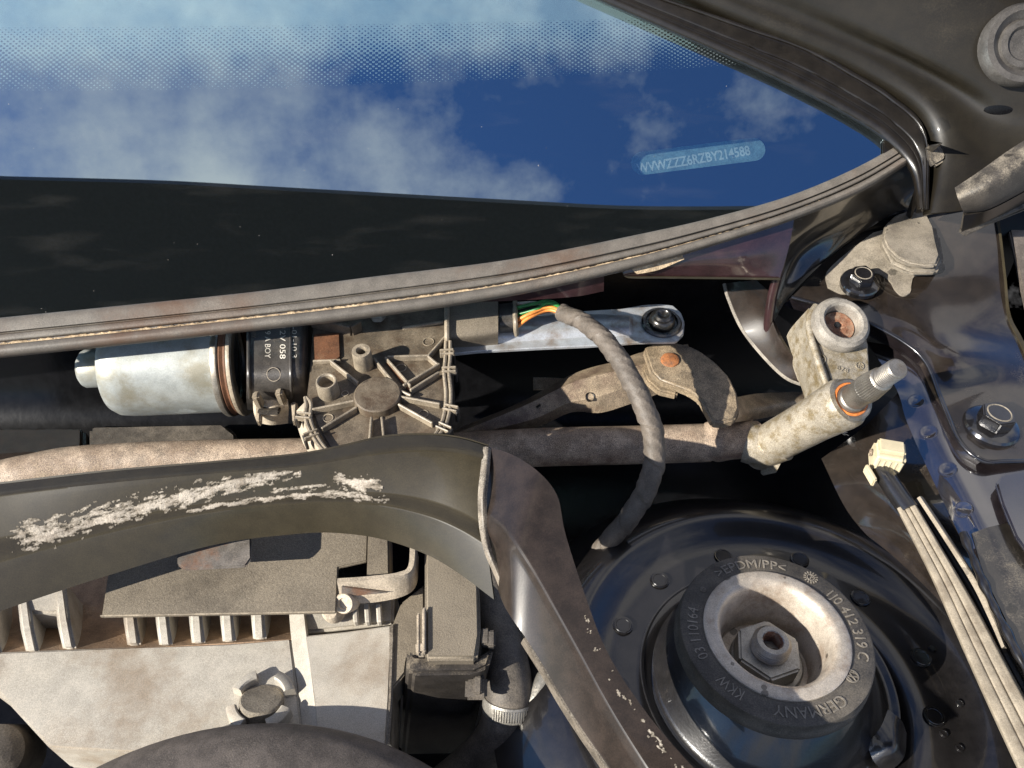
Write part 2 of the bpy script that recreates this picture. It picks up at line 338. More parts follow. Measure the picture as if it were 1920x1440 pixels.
# ------------------------------------------------------------------ object helpers
def obj(name, me, m, parent=None, label=None, kind=None):
    o = bpy.data.objects.new(name, me); COL.objects.link(o)
    if m:
        me.materials.clear(); me.materials.append(MATS[m] if isinstance(m, str) else m)
    if parent:
        o.parent = parent; base = parent
        while base.parent: base = base.parent
        if parent.type == 'EMPTY': o.matrix_parent_inverse = Matrix.Translation(-parent.location)
    if label: o['label'] = label
    if kind: o['kind'] = kind
    return o
def thing(name, label, cat, loc=(0, 0, 0), group=None):
    o = bpy.data.objects.new(name, None); COL.objects.link(o); o.location = Vector(loc); o.empty_display_size = 0.01
    o['label'] = label; o['category'] = cat
    if group: o['group'] = group
    return o
def tag(o, label, cat, group=None):
    o['label'] = label; o['category'] = cat
    if group: o['group'] = group
    return o
def struct(name, me, m):
    o = obj(name, me, m); o['kind'] = 'structure'; return o

Z = Vector((0, 0, 1))

from mathutils.bvhtree import BVHTree
def drape_on(o):
    t = BVHTree.FromPolygons([v.co.copy() for v in o.data.vertices], [tuple(p.vertices) for p in o.data.polygons])
    def d(px, py):
        h = t.ray_cast(CAM, ray(px, py)); return h[0], h[1]
    return d
# ================================================================== setting
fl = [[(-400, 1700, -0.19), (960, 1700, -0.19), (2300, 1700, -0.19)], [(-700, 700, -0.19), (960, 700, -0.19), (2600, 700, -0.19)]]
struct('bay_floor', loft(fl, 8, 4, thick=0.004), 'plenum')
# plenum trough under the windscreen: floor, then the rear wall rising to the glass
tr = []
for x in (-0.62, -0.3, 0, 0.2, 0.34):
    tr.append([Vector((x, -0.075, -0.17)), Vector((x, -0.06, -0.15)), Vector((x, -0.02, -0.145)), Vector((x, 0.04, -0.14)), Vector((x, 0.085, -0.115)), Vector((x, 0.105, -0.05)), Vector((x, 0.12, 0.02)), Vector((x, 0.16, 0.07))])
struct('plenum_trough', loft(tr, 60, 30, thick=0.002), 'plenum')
# ================================================================== windscreen
def g2(p): d = p-G0; return d.x, d.dot(GY)
def gp(u, v, h=0): return G0 + Vector((1, 0, 0))*u + GY*v + GN*h
SEALU = [(-160, 613), (0, 597), (240, 573), (480, 548), (700, 520), (960, 487), (1200, 440), (1340, 408), (1480, 368), (1600, 318), (1690, 268), (1740, 236)]
SEALL = [(-160, 684), (0, 668), (240, 643), (480, 617), (700, 592), (960, 552), (1180, 503), (1330, 460), (1480, 412), (1612, 358), (1708, 300), (1760, 262)]
PILI = [(1040, -40), (1130, 0), (1250, 52), (1400, 118), (1500, 165), (1600, 218), (1665, 262), (1712, 320), (1724, 392)]
PILO = [(1150, -40), (1235, -8), (1320, 20), (1405, 48), (1510, 83), (1600, 133), (1672, 178), (1735, 245), (1740, 392)]
scr = thing('windscreen', 'black edged windscreen glass mirroring blue sky and clouds', 'windscreen', G0)
bot = [g2(G(x, y+18)) for x, y in SEALU[1:]]
poly = [(-0.75, bot[0][1]-0.055)] + bot
pil = [g2(G(x+20, y-20)) for x, y in PILI[:6]][::-1]
poly += pil; dx = pil[-1][0]-pil[-2][0]; dy = pil[-1][1]-pil[-2][1]
poly += [(pil[-1][0]+dx*4, pil[-1][1]+dy*4), (-0.75, pil[-1][1]+dy*4)]
gm = slab([gp(u, v) for u, v in poly], 0.0045, bevel=0, dirv=-GN)
uv = gm.uv_layers.new(name='UVMap')
for lp in gm.loops:
    uv.data[lp.index].uv = g2(gm.vertices[lp.vertex_index].co)
def glass_mat():
    m = bpy.data.materials.new('glass'); m.use_nodes = True; N = m.node_tree.nodes; L = m.node_tree.links; N.clear()
    def node(t, **k):
        n = N.new(t)
        for a, b in k.items(): setattr(n, a, b)
        return n
    def mth(op, a, b=0.0, c=0.0):
        n = node('ShaderNodeMath', operation=op)
        for i, x in enumerate((a, b, c)):
            if isinstance(x, (int, float)): n.inputs[i].default_value = x
            else: L.new(x, n.inputs[i])
        return n.outputs[0]
    uvn = node('ShaderNodeUVMap', uv_map='UVMap'); sp = node('ShaderNodeSeparateXYZ'); L.new(uvn.outputs[0], sp.inputs[0]); u, v = sp.outputs[0], sp.outputs[1]
    def poly2(pts):
        a = np.array([g2(G(*p)) for p in pts]); return np.polyfit(a[:, 0], a[:, 1], 2)
    cb = poly2([(0, 169), (560, 163), (960, 146), (1200, 133), (1430, 117)]); ct = poly2([(0, 52), (500, 48), (960, 41), (1120, 37), (1190, 34)])
    ev = lambda c: mth('ADD', mth('MULTIPLY', mth('ADD', mth('MULTIPLY', u, float(c[0])), float(c[1])), u), float(c[2]))
    vb = ev(cb); vt = ev(ct); t = mth('DIVIDE', mth('SUBTRACT', v, vb), mth('SUBTRACT', vt, vb))
    pitch = abs(g2(G(511.3, 110))[0]-g2(G(500, 110))[0])
    fx = mth('COSINE', mth('MULTIPLY', u, 2*math.pi/pitch)); fy = mth('COSINE', mth('MULTIPLY', t, math.pi*27))
    f = mth('MULTIPLY', fx, fy)
    s = mth('SUBTRACT', 0.72, mth('MULTIPLY', t, 1.44))
    r = node('ShaderNodeMapRange'); L.new(mth('SUBTRACT', f, s), r.inputs[0]); r.inputs[1].default_value = -0.12; r.inputs[2].default_value = 0.12
    light = r.outputs[0]
    light = mth('MULTIPLY', light, mth('GREATER_THAN', t, 0.0)); light = mth('MAXIMUM', light, mth('GREATER_THAN', t, 1.0))
    a = g2(G(1206, 306)); b = g2(G(1412, 280)); L2 = (b[0]-a[0])**2+(b[1]-a[1])**2
    top = g2(G(1203, 284)); rad = math.hypot(top[0]-a[0], top[1]-a[1])*0.98
    du = mth('SUBTRACT', u, a[0]); dv = mth('SUBTRACT', v, a[1])
    k = mth('MINIMUM', mth('MAXIMUM', mth('DIVIDE', mth('ADD', mth('MULTIPLY', du, b[0]-a[0]), mth('MULTIPLY', dv, b[1]-a[1])), L2), 0.0), 1.0)
    qx = mth('SUBTRACT', du, mth('MULTIPLY', k, b[0]-a[0])); qy = mth('SUBTRACT', dv, mth('MULTIPLY', k, b[1]-a[1]))
    d2 = mth('SQRT', mth('ADD', mth('MULTIPLY', qx, qx), mth('MULTIPLY', qy, qy)))
    light = mth('MAXIMUM', light, mth('LESS_THAN', d2, rad))
    tr_ = node('ShaderNodeBsdfTransparent'); tr_.inputs[0].default_value = (0.80, 0.90, 0.90, 1)
    df = node('ShaderNodeBsdfDiffuse'); df.inputs[0].default_value = (0.006, 0.007, 0.008, 1)
    m1 = node('ShaderNodeMixShader'); L.new(light, m1.inputs[0]); L.new(df.outputs[0], m1.inputs[1]); L.new(tr_.outputs[0], m1.inputs[2])
    gl = node('ShaderNodeBsdfGlossy'); gl.inputs['Roughness'].default_value = 0.012; gl.inputs[0].default_value = (0.74, 0.92, 1.0, 1)
    lw = node('ShaderNodeLayerWeight'); lw.inputs[0].default_value = 0.5; fac_ = mth('ADD', 0.60, mth('MULTIPLY', mth('POWER', lw.outputs['Facing'], 4.0), 0.38))
    m2 = node('ShaderNodeMixShader'); L.new(fac_, m2.inputs[0]); L.new(m1.outputs[0], m2.inputs[1]); L.new(gl.outputs[0], m2.inputs[2])
    # dried specks and smears on the glass; smear colour also imitates blurred reflections
    oc = node('ShaderNodeTexCoord'); no = node('ShaderNodeTexNoise'); no.inputs['Scale'].default_value = 420; L.new(oc.outputs['Object'], no.inputs[0])
    mp_ = node('ShaderNodeMapping'); mp_.inputs['Scale'].default_value = (14, 60, 60); mp_.inputs['Rotation'].default_value = (0, 0, 0.35); L.new(oc.outputs['Object'], mp_.inputs[0])
    n2 = node('ShaderNodeTexNoise'); n2.inputs['Scale'].default_value = 1.2; n2.inputs['Detail'].default_value = 8; L.new(mp_.outputs[0], n2.inputs[0])
    r2 = node('ShaderNodeMapRange'); L.new(no.outputs[0], r2.inputs[0]); r2.inputs[1].default_value = 0.775; r2.inputs[2].default_value = 0.80; r2.inputs[4].default_value = 0.35
    r3 = node('ShaderNodeMapRange'); L.new(n2.outputs[0], r3.inputs[0]); r3.inputs[1].default_value = 0.55; r3.inputs[2].default_value = 0.8; r3.inputs[4].default_value = 0.022
    d3 = node('ShaderNodeBsdfDiffuse'); d3.inputs[0].default_value = (0.5, 0.47, 0.42, 1)
    m3 = node('ShaderNodeMixShader'); L.new(mth('MAXIMUM', r2.outputs[0], r3.outputs[0]), m3.inputs[0]); L.new(m2.outputs[0], m3.inputs[1]); L.new(d3.outputs[0], m3.inputs[2])
    o = node('ShaderNodeOutputMaterial'); L.new(m3.outputs[0], o.inputs[0]); MATS['glass'] = m
glass_mat()
gpo = obj('glass_pane', gm, 'glass', scr)
gb = bpy.data.materials.new('glass_back'); gb.use_nodes = True; gb.node_tree.nodes.clear()
_o = gb.node_tree.nodes.new('ShaderNodeOutputMaterial'); _t = gb.node_tree.nodes.new('ShaderNodeBsdfTransparent'); _t.inputs[0].default_value = (0.95, 1, 1, 1); gb.node_tree.links.new(_t.outputs[0], _o.inputs[0])
gm.materials.append(gb)
for p_ in gm.polygons: p_.material_index = 0 if p_.normal.dot(GN) > 0.5 else 1
obj('corner_pad', slab([G(1657, 224, .0022), G(1700, 262, .0022), G(1712, 285, .0022), G(1660, 298, .0022), G(1656, 290, .0022)], 0.002, dirv=-GN), 'trim', scr)
a = G(1206, 306, -0.0056); b = G(1412, 280, -0.0056); e1 = (b-a).normalized(); e2 = GN.cross(e1).normalized()
if e2.dot(GY) < 0: e2 = -e2
vp = obj('identity_plate', box((a+b)/2, e1*0.110, e2*0.022, GN*0.0008, 0.0003), 'vin_plate', scr)
tm = text('WVWZZZ6RZBY214588', 1.0, 0.0); xs = [v.co.x for v in tm.vertices]; x0, x1 = min(xs), max(xs)
ta = G(1196, 325, -0.0050); tb = G(1408, 290, -0.0050); w_ = (tb-ta).length; td = (tb-ta).normalized(); tu = GN.cross(td).normalized(); tu = tu if tu.dot(GY) > 0 else -tu
hgt = (G(1404, 272, -0.0050)-tb).length
remap(tm, lambda c: ta + td*((c.x-x0)/(x1-x0)*w_) + tu*(c.y/0.72*hgt*1.0))
lt = obj('lettering', tm, 'vin_text', None); lt.parent = vp; lt.matrix_parent_inverse = Matrix.Identity(4)
# bug speck near the middle of the glass
tag(obj('dashboard', loft([[gp(-0.8, 0.125, -0.045), gp(0, 0.125, -0.045), gp(0.22, 0.125, -0.045)], [gp(-0.8, 0.2, -0.04), gp(0, 0.2, -0.04), gp(0.2, 0.2, -0.04)], [gp(-0.8, 0.42, -0.05), gp(0, 0.42, -0.05), gp(0.2, 0.42, -0.05)]], 20, 12, thick=0.004), 'dash'),
    'pale dashboard top glimpsed through the clear glass above the dots', 'dashboard')
# raised bonnet out of frame, whose mirror image darkens the lower glass
def refl(px, py, z):
    g = G(px, py); d = ray(px, py); r = d-GN*(2*d.dot(GN)); return g + r*((z-g.z)/r.z)
edge = [refl(x, y, 1.5) for x, y in ((-40, 328), (0, 330), (300, 338), (500, 349), (800, 366), (1000, 377), (1150, 385), (1300, 387), (1480, 385), (1700, 380))]
far = [Vector((p.x*1.5, p.y-0.9, 1.62)) for p in edge]
mid = [Vector((p.x*1.25, p.y-0.45, 1.58)) for p in edge]
tag(obj('raised_bonnet', loft([edge, mid, far], 30, 10, thick=0.02), 'bonnet'), 'dark raised bonnet seen mirrored in the lower windscreen', 'bonnet')
# rubber seal along the foot of the glass
def strip_rows(A, B, prof, H=G, n=70, h0=0.0):
    """rows between two picture curves on the windscreen plane, prof = (fraction, height)"""
    rows = []
    for t, h in prof:
        rows.append([H(a[0]*(1-t)+b[0]*t, a[1]*(1-t)+b[1]*t, h+h0) for a, b in zip(A, B)])
    return rows
sl = thing('windscreen_seal', 'long ridged grey rubber seal along the foot of the windscreen', 'seal', G(700, 560))
obj('glass_lip', loft(strip_rows(SEALU, SEALL, [(-0.02, 0.0005), (0.0, 0.002), (0.10, 0.0032), (0.30, 0.0036), (0.36, 0.0034), (0.39, 0.0012), (0.42, 0.0015)]), 110, 36, thick=0.001), 'seal', sl)
obj('middle_ridge', loft(strip_rows(SEALU, SEALL, [(0.41, 0.0012), (0.44, 0.0034), (0.52, 0.004), (0.60, 0.0034), (0.63, 0.001)]), 110, 24, thick=0.001), 'seal', sl)
obj('groove', loft(strip_rows(SEALU, SEALL, [(0.60, 0.0009), (0.66, 0.0004), (0.76, 0.0006)]), 110, 6, thick=0.001), 'seal_dark', sl)
obj('lower_lip', loft(strip_rows(SEALU, SEALL, [(0.735, 0.0008), (0.76, 0.0035), (0.84, 0.0046), (0.93, 0.0034), (0.98, 0.0005), (1.0, -0.004), (0.97, -0.010)]), 110, 36, thick=0.001), 'seal', sl)
# crumbs of sand in the groove
dr = []; nn = 420
ca = cr([G(a[0]*.345+b[0]*.655, a[1]*.345+b[1]*.655, 0.0012) for a, b in zip(SEALU, SEALL)], nn); cb_ = cr([G(a[0]*.275+b[0]*.725, a[1]*.275+b[1]*.725, 0.0014) for a, b in zip(SEALU, SEALL)], nn)
for i in range(nn):
    j = random.uniform(-.35, .25); dr.append([ca[i].lerp(cb_[i], j), ca[i].lerp(cb_[i], 0.5)+GN*random.uniform(.0002, .0013), ca[i].lerp(cb_[i], 1.0)])
v, f = grid(dr); obj('sand_line', from_py(v, f, 80), 'sand', sl, kind='stuff')
# ================================================================== pillar trim, wing top, hinge
pt = thing('pillar_trim', 'dark ridged trim strip curving round the windscreen corner', 'trim', G(1600, 218))
obj('inner_lip', loft(strip_rows(PILI, PILO, [(-0.05, -0.002), (0, 0.004), (0.06, 0.0055), (0.22, 0.0065), (0.26, 0.0052)]), 70, 30, thick=0.0012), 'trim', pt)
obj('outer_strip', loft(strip_rows(PILI, PILO, [(0.25, 0.0045), (0.27, 0.0070), (0.42, 0.0078), (0.45, 0.0074), (0.48, 0.0082), (0.82, 0.0100), (0.85, 0.0096), (0.88, 0.0106), (0.97, 0.0112), (1.0, 0.0100)]), 70, 40, thick=0.0012), 'trim', pt)
obj('end_tab', slab([G(1740, 268, .014), G(1760, 262, .014), G(1776, 290, .014), G(1774, 300, .014), G(1754, 312, .014), G(1744, 300, .014)], 0.005, dirv=-GN, bevel=0.0015), 'hinge', pt)
wing = thing('front_wing', 'dark dusty wing panel in the upper right corner', 'wing', G(1760, 140))
wr = [[G(x, y, h) for x, y in c] for c, h in (
    ([(1110, -60), (1380, 62), (1580, 150), (1700, 232), (1735, 310), (1730, 405)], -0.001),
    ([(1150, -60), (1400, 46), (1600, 130), (1727, 213), (1762, 300), (1745, 400)], 0.011),
    ([(1190, -65), (1415, 30), (1625, 115), (1745, 195), (1800, 280), (1800, 395)], 0.016),
    ([(1240, -70), (1480, 20), (1690, 110), (1800, 180), (1860, 260), (1880, 380)], 0.020),
    ([(1330, -90), (1560, 0), (1760, 110), (1890, 185), (1960, 240), (1990, 350)], 0.030),
    ([(1400, -200), (1650, -110), (1850, -10), (2000, 80), (2100, 160), (2150, 300)], 0.050),
    ([(1500, -330), (1800, -200), (2000, -90), (2150, 20), (2260, 130), (2350, 260)], 0.060))]
obj('panel', loft(wr, 60, 50, thick=0.0015), 'wing_paint', wing)
go = G(1918, 84, 0.050); gr = obj('grommet', lathe([(0.0215, -0.006), (0.022, 0.0005), (0.0205, 0.0035), (0.0175, 0.004), (0.0155, 0.002), (0.0135, 0.0005), (0.0125, 0.0022), (0.0095, 0.0028), (0.008, 0.001), (0, 0.0005)], go, Vector((-.05, -0.75, 0.66)), 44), 'grommet', wing)
wdr = drape_on([o for o in wing.children if o.name.startswith('panel')][0])
hp = [wdr(1872+27*math.cos(t_*.2618), 205+8*math.sin(t_*.2618)) for t_ in range(24)]
obj('drain_hole', slab([a_+n_*.0003 for a_, n_ in hp if a_], .0008, bevel=0), 'plenum', wing)
hg = thing('bonnet_hinge', 'dusty pressed bonnet hinge arm at the right edge', 'hinge', G(1830, 380, .01))
ha = [[G(1790, 352, .040), G(1835, 322, .046), G(1900, 276, .050), G(1985, 225, .052)], [G(1796, 372, .044), G(1845, 350, .052), G(1910, 308, .057), G(1990, 262, .058)], [G(1806, 396, .036), G(1852, 385, .042), G(1920, 345, .046), G(1995, 300, .047)], [G(1815, 400, .026), G(1856, 394, .030), G(1922, 360, .034), G(1998, 316, .034)]]
obj('arm', loft(ha, 26, 20, thick=0.002), 'hinge', hg)
obj('flange', slab([G(1797, 428, .012), G(1836, 408, .016), G(1925, 366, .020), G(1990, 335, .02), G(1990, 352, .018), G(1930, 384, .018), G(1845, 422, .013), G(1812, 438, .011)], 0.003, bevel=0.001), 'hinge', hg)
obj('web', loft([[G(1806, 398, .03), G(1852, 388, .034), G(1925, 350, .036), G(1995, 305, .036)], [G(1800, 430, .010), G(1845, 412, .014), G(1930, 372, .017), G(1995, 340, .017)]], 16, 6, thick=.002), 'trim', hg)
# ================================================================== scuttle under the seal
sc = thing('scuttle_panel', 'glossy maroon scuttle flange below the right end of the seal', 'panel', P(1300, 500, 0.02))
SL = [(a, b) for a, b in SEALL]
def gz(px, py, h): return G(px, py, h)
obj('left_flange', loft([[gz(900, 556, -.004), gz(1000, 540, -.004), gz(1133, 512, -.004)], [gz(905, 566, -.010), gz(1000, 562, -.012), gz(1080, 556, -.013), gz(1132, 546, -.014)]], 30, 8, thick=0.0012), 'maroon', sc)
obj('right_flange', loft([[gz(1166, 505, -.004), gz(1300, 466, -.004), gz(1400, 436, -.004), gz(1490, 405, -.004)], [gz(1170, 515, -.006), gz(1300, 492, -.008), gz(1400, 480, -.010), gz(1480, 460, -.012)], [gz(1178, 519, -.010), gz(1300, 520, -.016), gz(1400, 521, -.020), gz(1462, 522, -.022)]], 30, 14, thick=0.0012), 'maroon', sc)
obj('flange_lip', tube([gz(1168, 508, -.005), gz(1178, 519, -.009), gz(1240, 520, -.012), gz(1320, 521, -.016), gz(1400, 522, -.019), gz(1462, 523, -.021)], 0.0008, 8, 50), 'paint_film', sc)
obj('sand_patch', loft([[gz(1185, 505, -.0035), gz(1230, 493, -.0035), gz(1280, 478, -.0035)], [gz(1195, 514, -.004), gz(1235, 506, -.005), gz(1283, 486, -.004)]], 16, 5, thick=0.0006), 'sand', sc)
# corner wall falling from the seal to the end plate
cw = thing('corner_wall', 'glossy dark curved wall dropping from the seal in the corner', 'panel', P(1560, 470, 0.02))
obj('wall', loft([[G(1440, 428, -.006), G(1500, 402, -.006), G(1600, 362, -.006), G(1700, 306, -.006), G(1740, 285, -.006)],
    [P(1452, 470, .035), P(1520, 425, .045), P(1600, 385, .05), P(1690, 335, .06), P(1730, 310, .065)],
    [P(1448, 530, .010), P(1495, 470, .02), P(1570, 425, .03), P(1665, 378, .04), P(1722, 350, .045)],
    [P(1440, 620, -.02), P(1475, 560, -.005), P(1555, 480, .012), P(1650, 412, .025), P(1735, 380, .035)]], 50, 30, thick=0.0012), 'paint_dusty', cw)
obj('front_fold', tube([P(1472, 440, .045), P(1462, 500, .028), P(1447, 560, .006), P(1440, 625, -.018), P(1452, 665, -.03)], 0.003, 10, 40), 'maroon', cw)
# ================================================================== end plate with its bolts
ep = thing('end_plate', 'glossy dark brown bolted plate at the right with a bent lip', 'plate', P(1800, 700, -0.01))
EL = [(1485, 556, .004), (1560, 578, .003), (1625, 602, .002), (1695, 640, 0), (1738, 680, -.003), (1766, 750, -.010), (1800, 826, -.012), (1842, 862, -.013)]
EM = [(1600, 452, .017), (1640, 500, .013), (1700, 560, .009), (1755, 620, .005), (1800, 668, .002), (1830, 725, -.009), (1856, 800, -.012), (1885, 862, -.013)]
ER = [(1860, 380, .034), (1872, 440, .026), (1880, 500, .018), (1884, 548, .011), (1890, 592, .004), (1910, 640, -.006), (1945, 720, -.012), (1990, 862, -.013)]
obj('plate', loft([EL, EM, ER], 70, 40, thick=0.0014), 'plate_paint', ep)
obj('lip', tube([(x-1, y+1, z-.0006) for x, y, z in EL] + [(1885, 866, -.0136), (1990, 862, -.0136)], 0.0014, 10, 90), 'bolt', ep)
obj('skirt', loft([[(x, y+1, z-.001) for x, y, z in EL], [(x-12, y+10, z-.008) for x, y, z in EL], [(x-14, y+16, z-.012) for x, y, z in EL]], 50, 8, thick=0.001), 'paint_clean', ep)
pdr = drape_on([o for o in ep.children if o.name.startswith('plate')][0])
dp = cr([Vector((x, y, 0)) for x, y in ((1552, 540), (1548, 515), (1570, 490), (1605, 462), (1645, 432), (1668, 418), (1700, 430), (1740, 470), (1765, 490), (1770, 508), (1745, 515), (1715, 518), (1708, 535), (1706, 550), (1692, 556), (1678, 545), (1668, 528), (1645, 512), (1625, 520), (1605, 545), (1580, 552), (1552, 540))], 90)[:-1]
dpts = []
for q in dp:
    a_, n_ = pdr(q.x, q.y)
    if a_: dpts.append(a_+n_*.0009)
obj('dust_deposit', slab(dpts, .0012, bevel=0, sharp=60), 'bung', ep)
obj('edge_return', loft([[(1866, 392, .034), (1874, 450, .026), (1882, 520, .017), (1890, 592, .005), (1912, 640, -.005), (1950, 722, -.011)], [(1871, 392, .0345), (1879, 450, .0265), (1887, 520, .0175), (1895, 590, .0055), (1918, 636, -.0045), (1956, 716, -.0105)]], 30, 4, thick=0.004), 'paint_film', ep)
bg_ = thing('rubber_bung', 'flat tan rubber bung pressed into the corner plate', 'bung', P(1710, 450, 0.024))
obj('cap', slab([(1655, 442), (1660, 420), (1682, 400), (1712, 390), (1738, 398), (1752, 425), (1757, 452), (1764, 478), (1757, 496), (1735, 497), (1705, 492), (1682, 482), (1663, 462)], 0.004, z=0.030, bevel=0.0015, seg=3), 'bung', bg_)
obj('flange', slab([(1650, 452), (1668, 415), (1715, 395), (1760, 420), (1772, 485), (1758, 508), (1708, 508), (1672, 492)], 0.005, z=0.0245, bevel=0.002, seg=3), 'bung', bg_)
def flange_bolt(px, py, z, s, axis, label, rot):
    o = P(px, py, z); t = thing('hex_bolt', label, 'bolt', o, 'black hex bolts of the end plate')
    obj('washer', lathe([(.0135*s, -.003*s), (.0138*s, .0005*s), (.013*s, .0018*s), (.0095*s, .0028*s), (.0, .003*s)], o, axis, 40), 'bolt', t)
    obj('head', hexprism(o+axis*.0025*s, axis, .0088*s, .0075*s, .0007*s, rot), 'bolt', t)
    obj('recess', lathe([(.0062*s, .0101*s), (.0056*s, .0104*s), (.005*s, .0095*s), (0, .0093*s)], o, axis, 28), 'bung', t)
    return t
flange_bolt(1858, 799, -.012, 1.14, Vector((0.05, .05, 1)).normalized(), 'black hex bolt on the blue reflecting lower part of the end plate', .2)
flange_bolt(1612, 530, .0125, .88, Vector((-.05, -.1, 1)).normalized(), 'smaller black hex bolt on the dusty corner beside the bung', .1)
# wing rail and its weld spots
rl = thing('wing_rail', 'smooth black wing rail reflecting blue sky below the end plate', 'rail', P(1760, 880, -0.03))
RL = [(1625, 640, -0.022), (1680, 728, -0.026), (1700, 790, -0.028), (1742, 885, -0.03), (1790, 985, -0.03), (1822, 1055, -0.03), (1870, 1150, -0.03), (1950, 1310, -0.03)]
RM = [(1700, 655, -0.015), (1735, 715, -0.018), (1765, 780, -0.02), (1802, 860, -0.021), (1850, 960, -0.021), (1890, 1040, -0.021), (1940, 1130, -0.021), (2030, 1290, -0.021)]
RR = [(1760, 680, -0.009), (1810, 740, -0.013), (1860, 800, -0.015), (1990, 880, -0.015), (2020, 970, -0.015), (2040, 1050, -0.015), (2080, 1140, -0.015), (2160, 1290, -0.015)]
obj('flange', loft([RL, RM, RR], 60, 24, thick=0.0014), 'paint_clean', rl)
rfl = [o for o in rl.children if o.name.startswith('flange')][0]; dr_ = drape_on(rfl)
for x, y in ((1718, 752), (1741, 810), (1777, 880), (1806, 955)):
    p_, n_ = dr_(x, y)
    if p_: obj('weld_spot', lathe([(.0052, -.0003), (.0050, .0002), (.0044, .00025), (.0038, .00005), (0, .0001)], p_, n_, 28), 'paint_clean', rl)
obj('dusty_side', loft([[(1822, 1000, -.0195), (1845, 1075, -.0195), (1885, 1160, -.0195), (1945, 1290, -.0195), (2010, 1440, -.0195)], [(1868, 985, -.018), (1900, 1060, -.018), (1940, 1150, -.018), (2000, 1290, -.018), (2060, 1440, -.018)], [(2000, 960, -.020), (2030, 1060, -.02), (2060, 1150, -.02), (2110, 1290, -.02), (2160, 1440, -.02)]], 40, 16, thick=0.001), 'paint_dusty', rl)
obj('sealant_bead', tube([(1806, 1000, -.019), (1830, 1060, -.018), (1858, 1125, -.018), (1895, 1200, -.018), (1945, 1300, -.018), (2000, 1420, -.018)], lambda s: .0022+.0007*math.sin(s*41)*math.sin(s*17), 10, 90), 'paint', rl)
obj('bracket_tab', slab([(1868, 905), (1882, 889), (1985, 872), (1985, 1080), (1930, 1040), (1905, 1005), (1880, 945)], 0.003, z=-0.012, bevel=0.001), 'paint_clean', rl)
iw = thing('inner_wing', 'brownish inner wing sheet behind the white connector', 'panel', P(1700, 980, -0.05))
obj('sheet', loft([[(1540, 860, -.07), (1590, 960, -.075), (1660, 1040, -.072), (1760, 1150, -.07), (1880, 1330, -.07), (1960, 1480, -.07)], [(1620, 800, -.045), (1660, 900, -.05), (1730, 1020, -.05), (1810, 1130, -.05), (1900, 1290, -.05), (1980, 1440, -.05)], [(1690, 730, -.030), (1730, 840, -.032), (1795, 970, -.032), (1870, 1110, -.032), (1950, 1270, -.032), (2030, 1420, -.032)]], 40, 16, thick=0.0012), 'plate_paint', iw)
# dark grey panel beyond the gap at the far right edge
tag(obj('outer_panel', slab([(1893, 430, .02), (1960, 400, .02), (2060, 420, .02), (2060, 640, .0), (1930, 600, .0)], 0.004, bevel=0.001), 'cover'), 'grey outer panel beyond the black gap at the right edge', 'panel')
# ================================================================== wiper motor
wm = thing('wiper_motor', 'silver wiper motor with ribbed black gear housing under the seal', 'motor', P(560, 700, -0.03))
ma = P(240, 688, -.032); mb = P(428, 680, -.032); mx_ = (mb-ma).normalized(); ML = (mb-ma).length
obj('can', lathe([(0, -.0105), (.012, -.0105), (.0135, -.0115), (.0225, -.0108), (.0285, -.0085), (.0312, -.004), (.0320, .003), (.0322, .008), (.0322, ML-.004), (.0326, ML), (.029, ML+.0005)], ma, mx_, 72), 'zinc', wm)
obj('bearing_boss', lathe([(0, -.0295), (.0095, -.0295), (.0115, -.028), (.0124, -.0265), (.0124, -.0135), (.0145, -.0108)], ma, mx_, 48), 'zinc', wm)
fo = mb
obj('rim', lathe([(.029, -.0015), (.0345, -.0015), (.0352, -.0005), (.0352, .0022), (.0345, .003), (.030, .003)], fo, mx_, 64), 'steel', wm)
obj('gasket', lathe([(.029, .003), (.0338, .003), (.0346, .0042), (.0338, .0062), (.0342, .0075), (.030, .008)], fo, mx_, 64), 'rust_plastic', wm)
obj('housing_flange', lathe([(.028, .008), (.0346, .008), (.0352, .009), (.0352, .0105), (.0342, .0115), (.028, .0115)], fo, mx_, 64), 'gear_edge', wm)
# brush housing block carrying the print
hb = [[(462, 590, .0), (462, 640, .0045), (462, 690, .003), (462, 722, -.006), (462, 748, -.022), (464, 770, -.045)],
      [(500, 588, .0), (500, 638, .0045), (500, 690, .003), (500, 724, -.006), (500, 748, -.022), (502, 768, -.045)],
      [(560, 584, .0), (560, 634, .0045), (560, 688, .003), (562, 720, -.006), (562, 744, -.022), (564, 765, -.045)],
      [(578, 582, -.006), (578, 634, -.003), (578, 690, -.005), (579, 716, -.012), (580, 740, -.026), (580, 762, -.045)]]
hbo = obj('brush_housing', loft(hb, 36, 24, thick=0.002), 'plastic_gloss', wm)
for x in (545, 466):
    obj('housing_rib', tube([(x, 592, .0012), (x, 640, .0052), (x, 690, .0038), (x+1, 722, -.005), (x+2, 746, -.021)], .0010, 8, 40), 'plastic_gloss', hbo)
hm_ = drape_on(hbo)(513, 702)
obj('mould_mark', lathe([(.0042, -.0003), (.0042, .00012), (.0039, .00012), (.0039, -.0003)], *hm_, 28), 'gear_edge', hbo)
hdr = drape_on(hbo)
def print_line(s, px, y0, y1, hpx, parent, m):
    t_ = text(s, 1.0, 0.0); xs = [v.co.x for v in t_.vertices]; a0, a1 = min(xs), max(xs)
    def zf(y): return .0047 if y < 640 else (.0047-(y-640)*.00003)
    def fn(c):
        y = y0+(c.x-a0)/(a1-a0)*(y1-y0); x = px + c.y/0.72*hpx
        q, n_ = hdr(x, y); return (q+n_*.00025) if q else P(x, y, zf(y))
    obj('lettering', remap(t_, fn), m, parent)
print_line('-01-10 3', 547, 614, 671, 10, hbo, 'print_white')
print_line('12V 058', 525, 614, 673, 11, hbo, 'print_white')
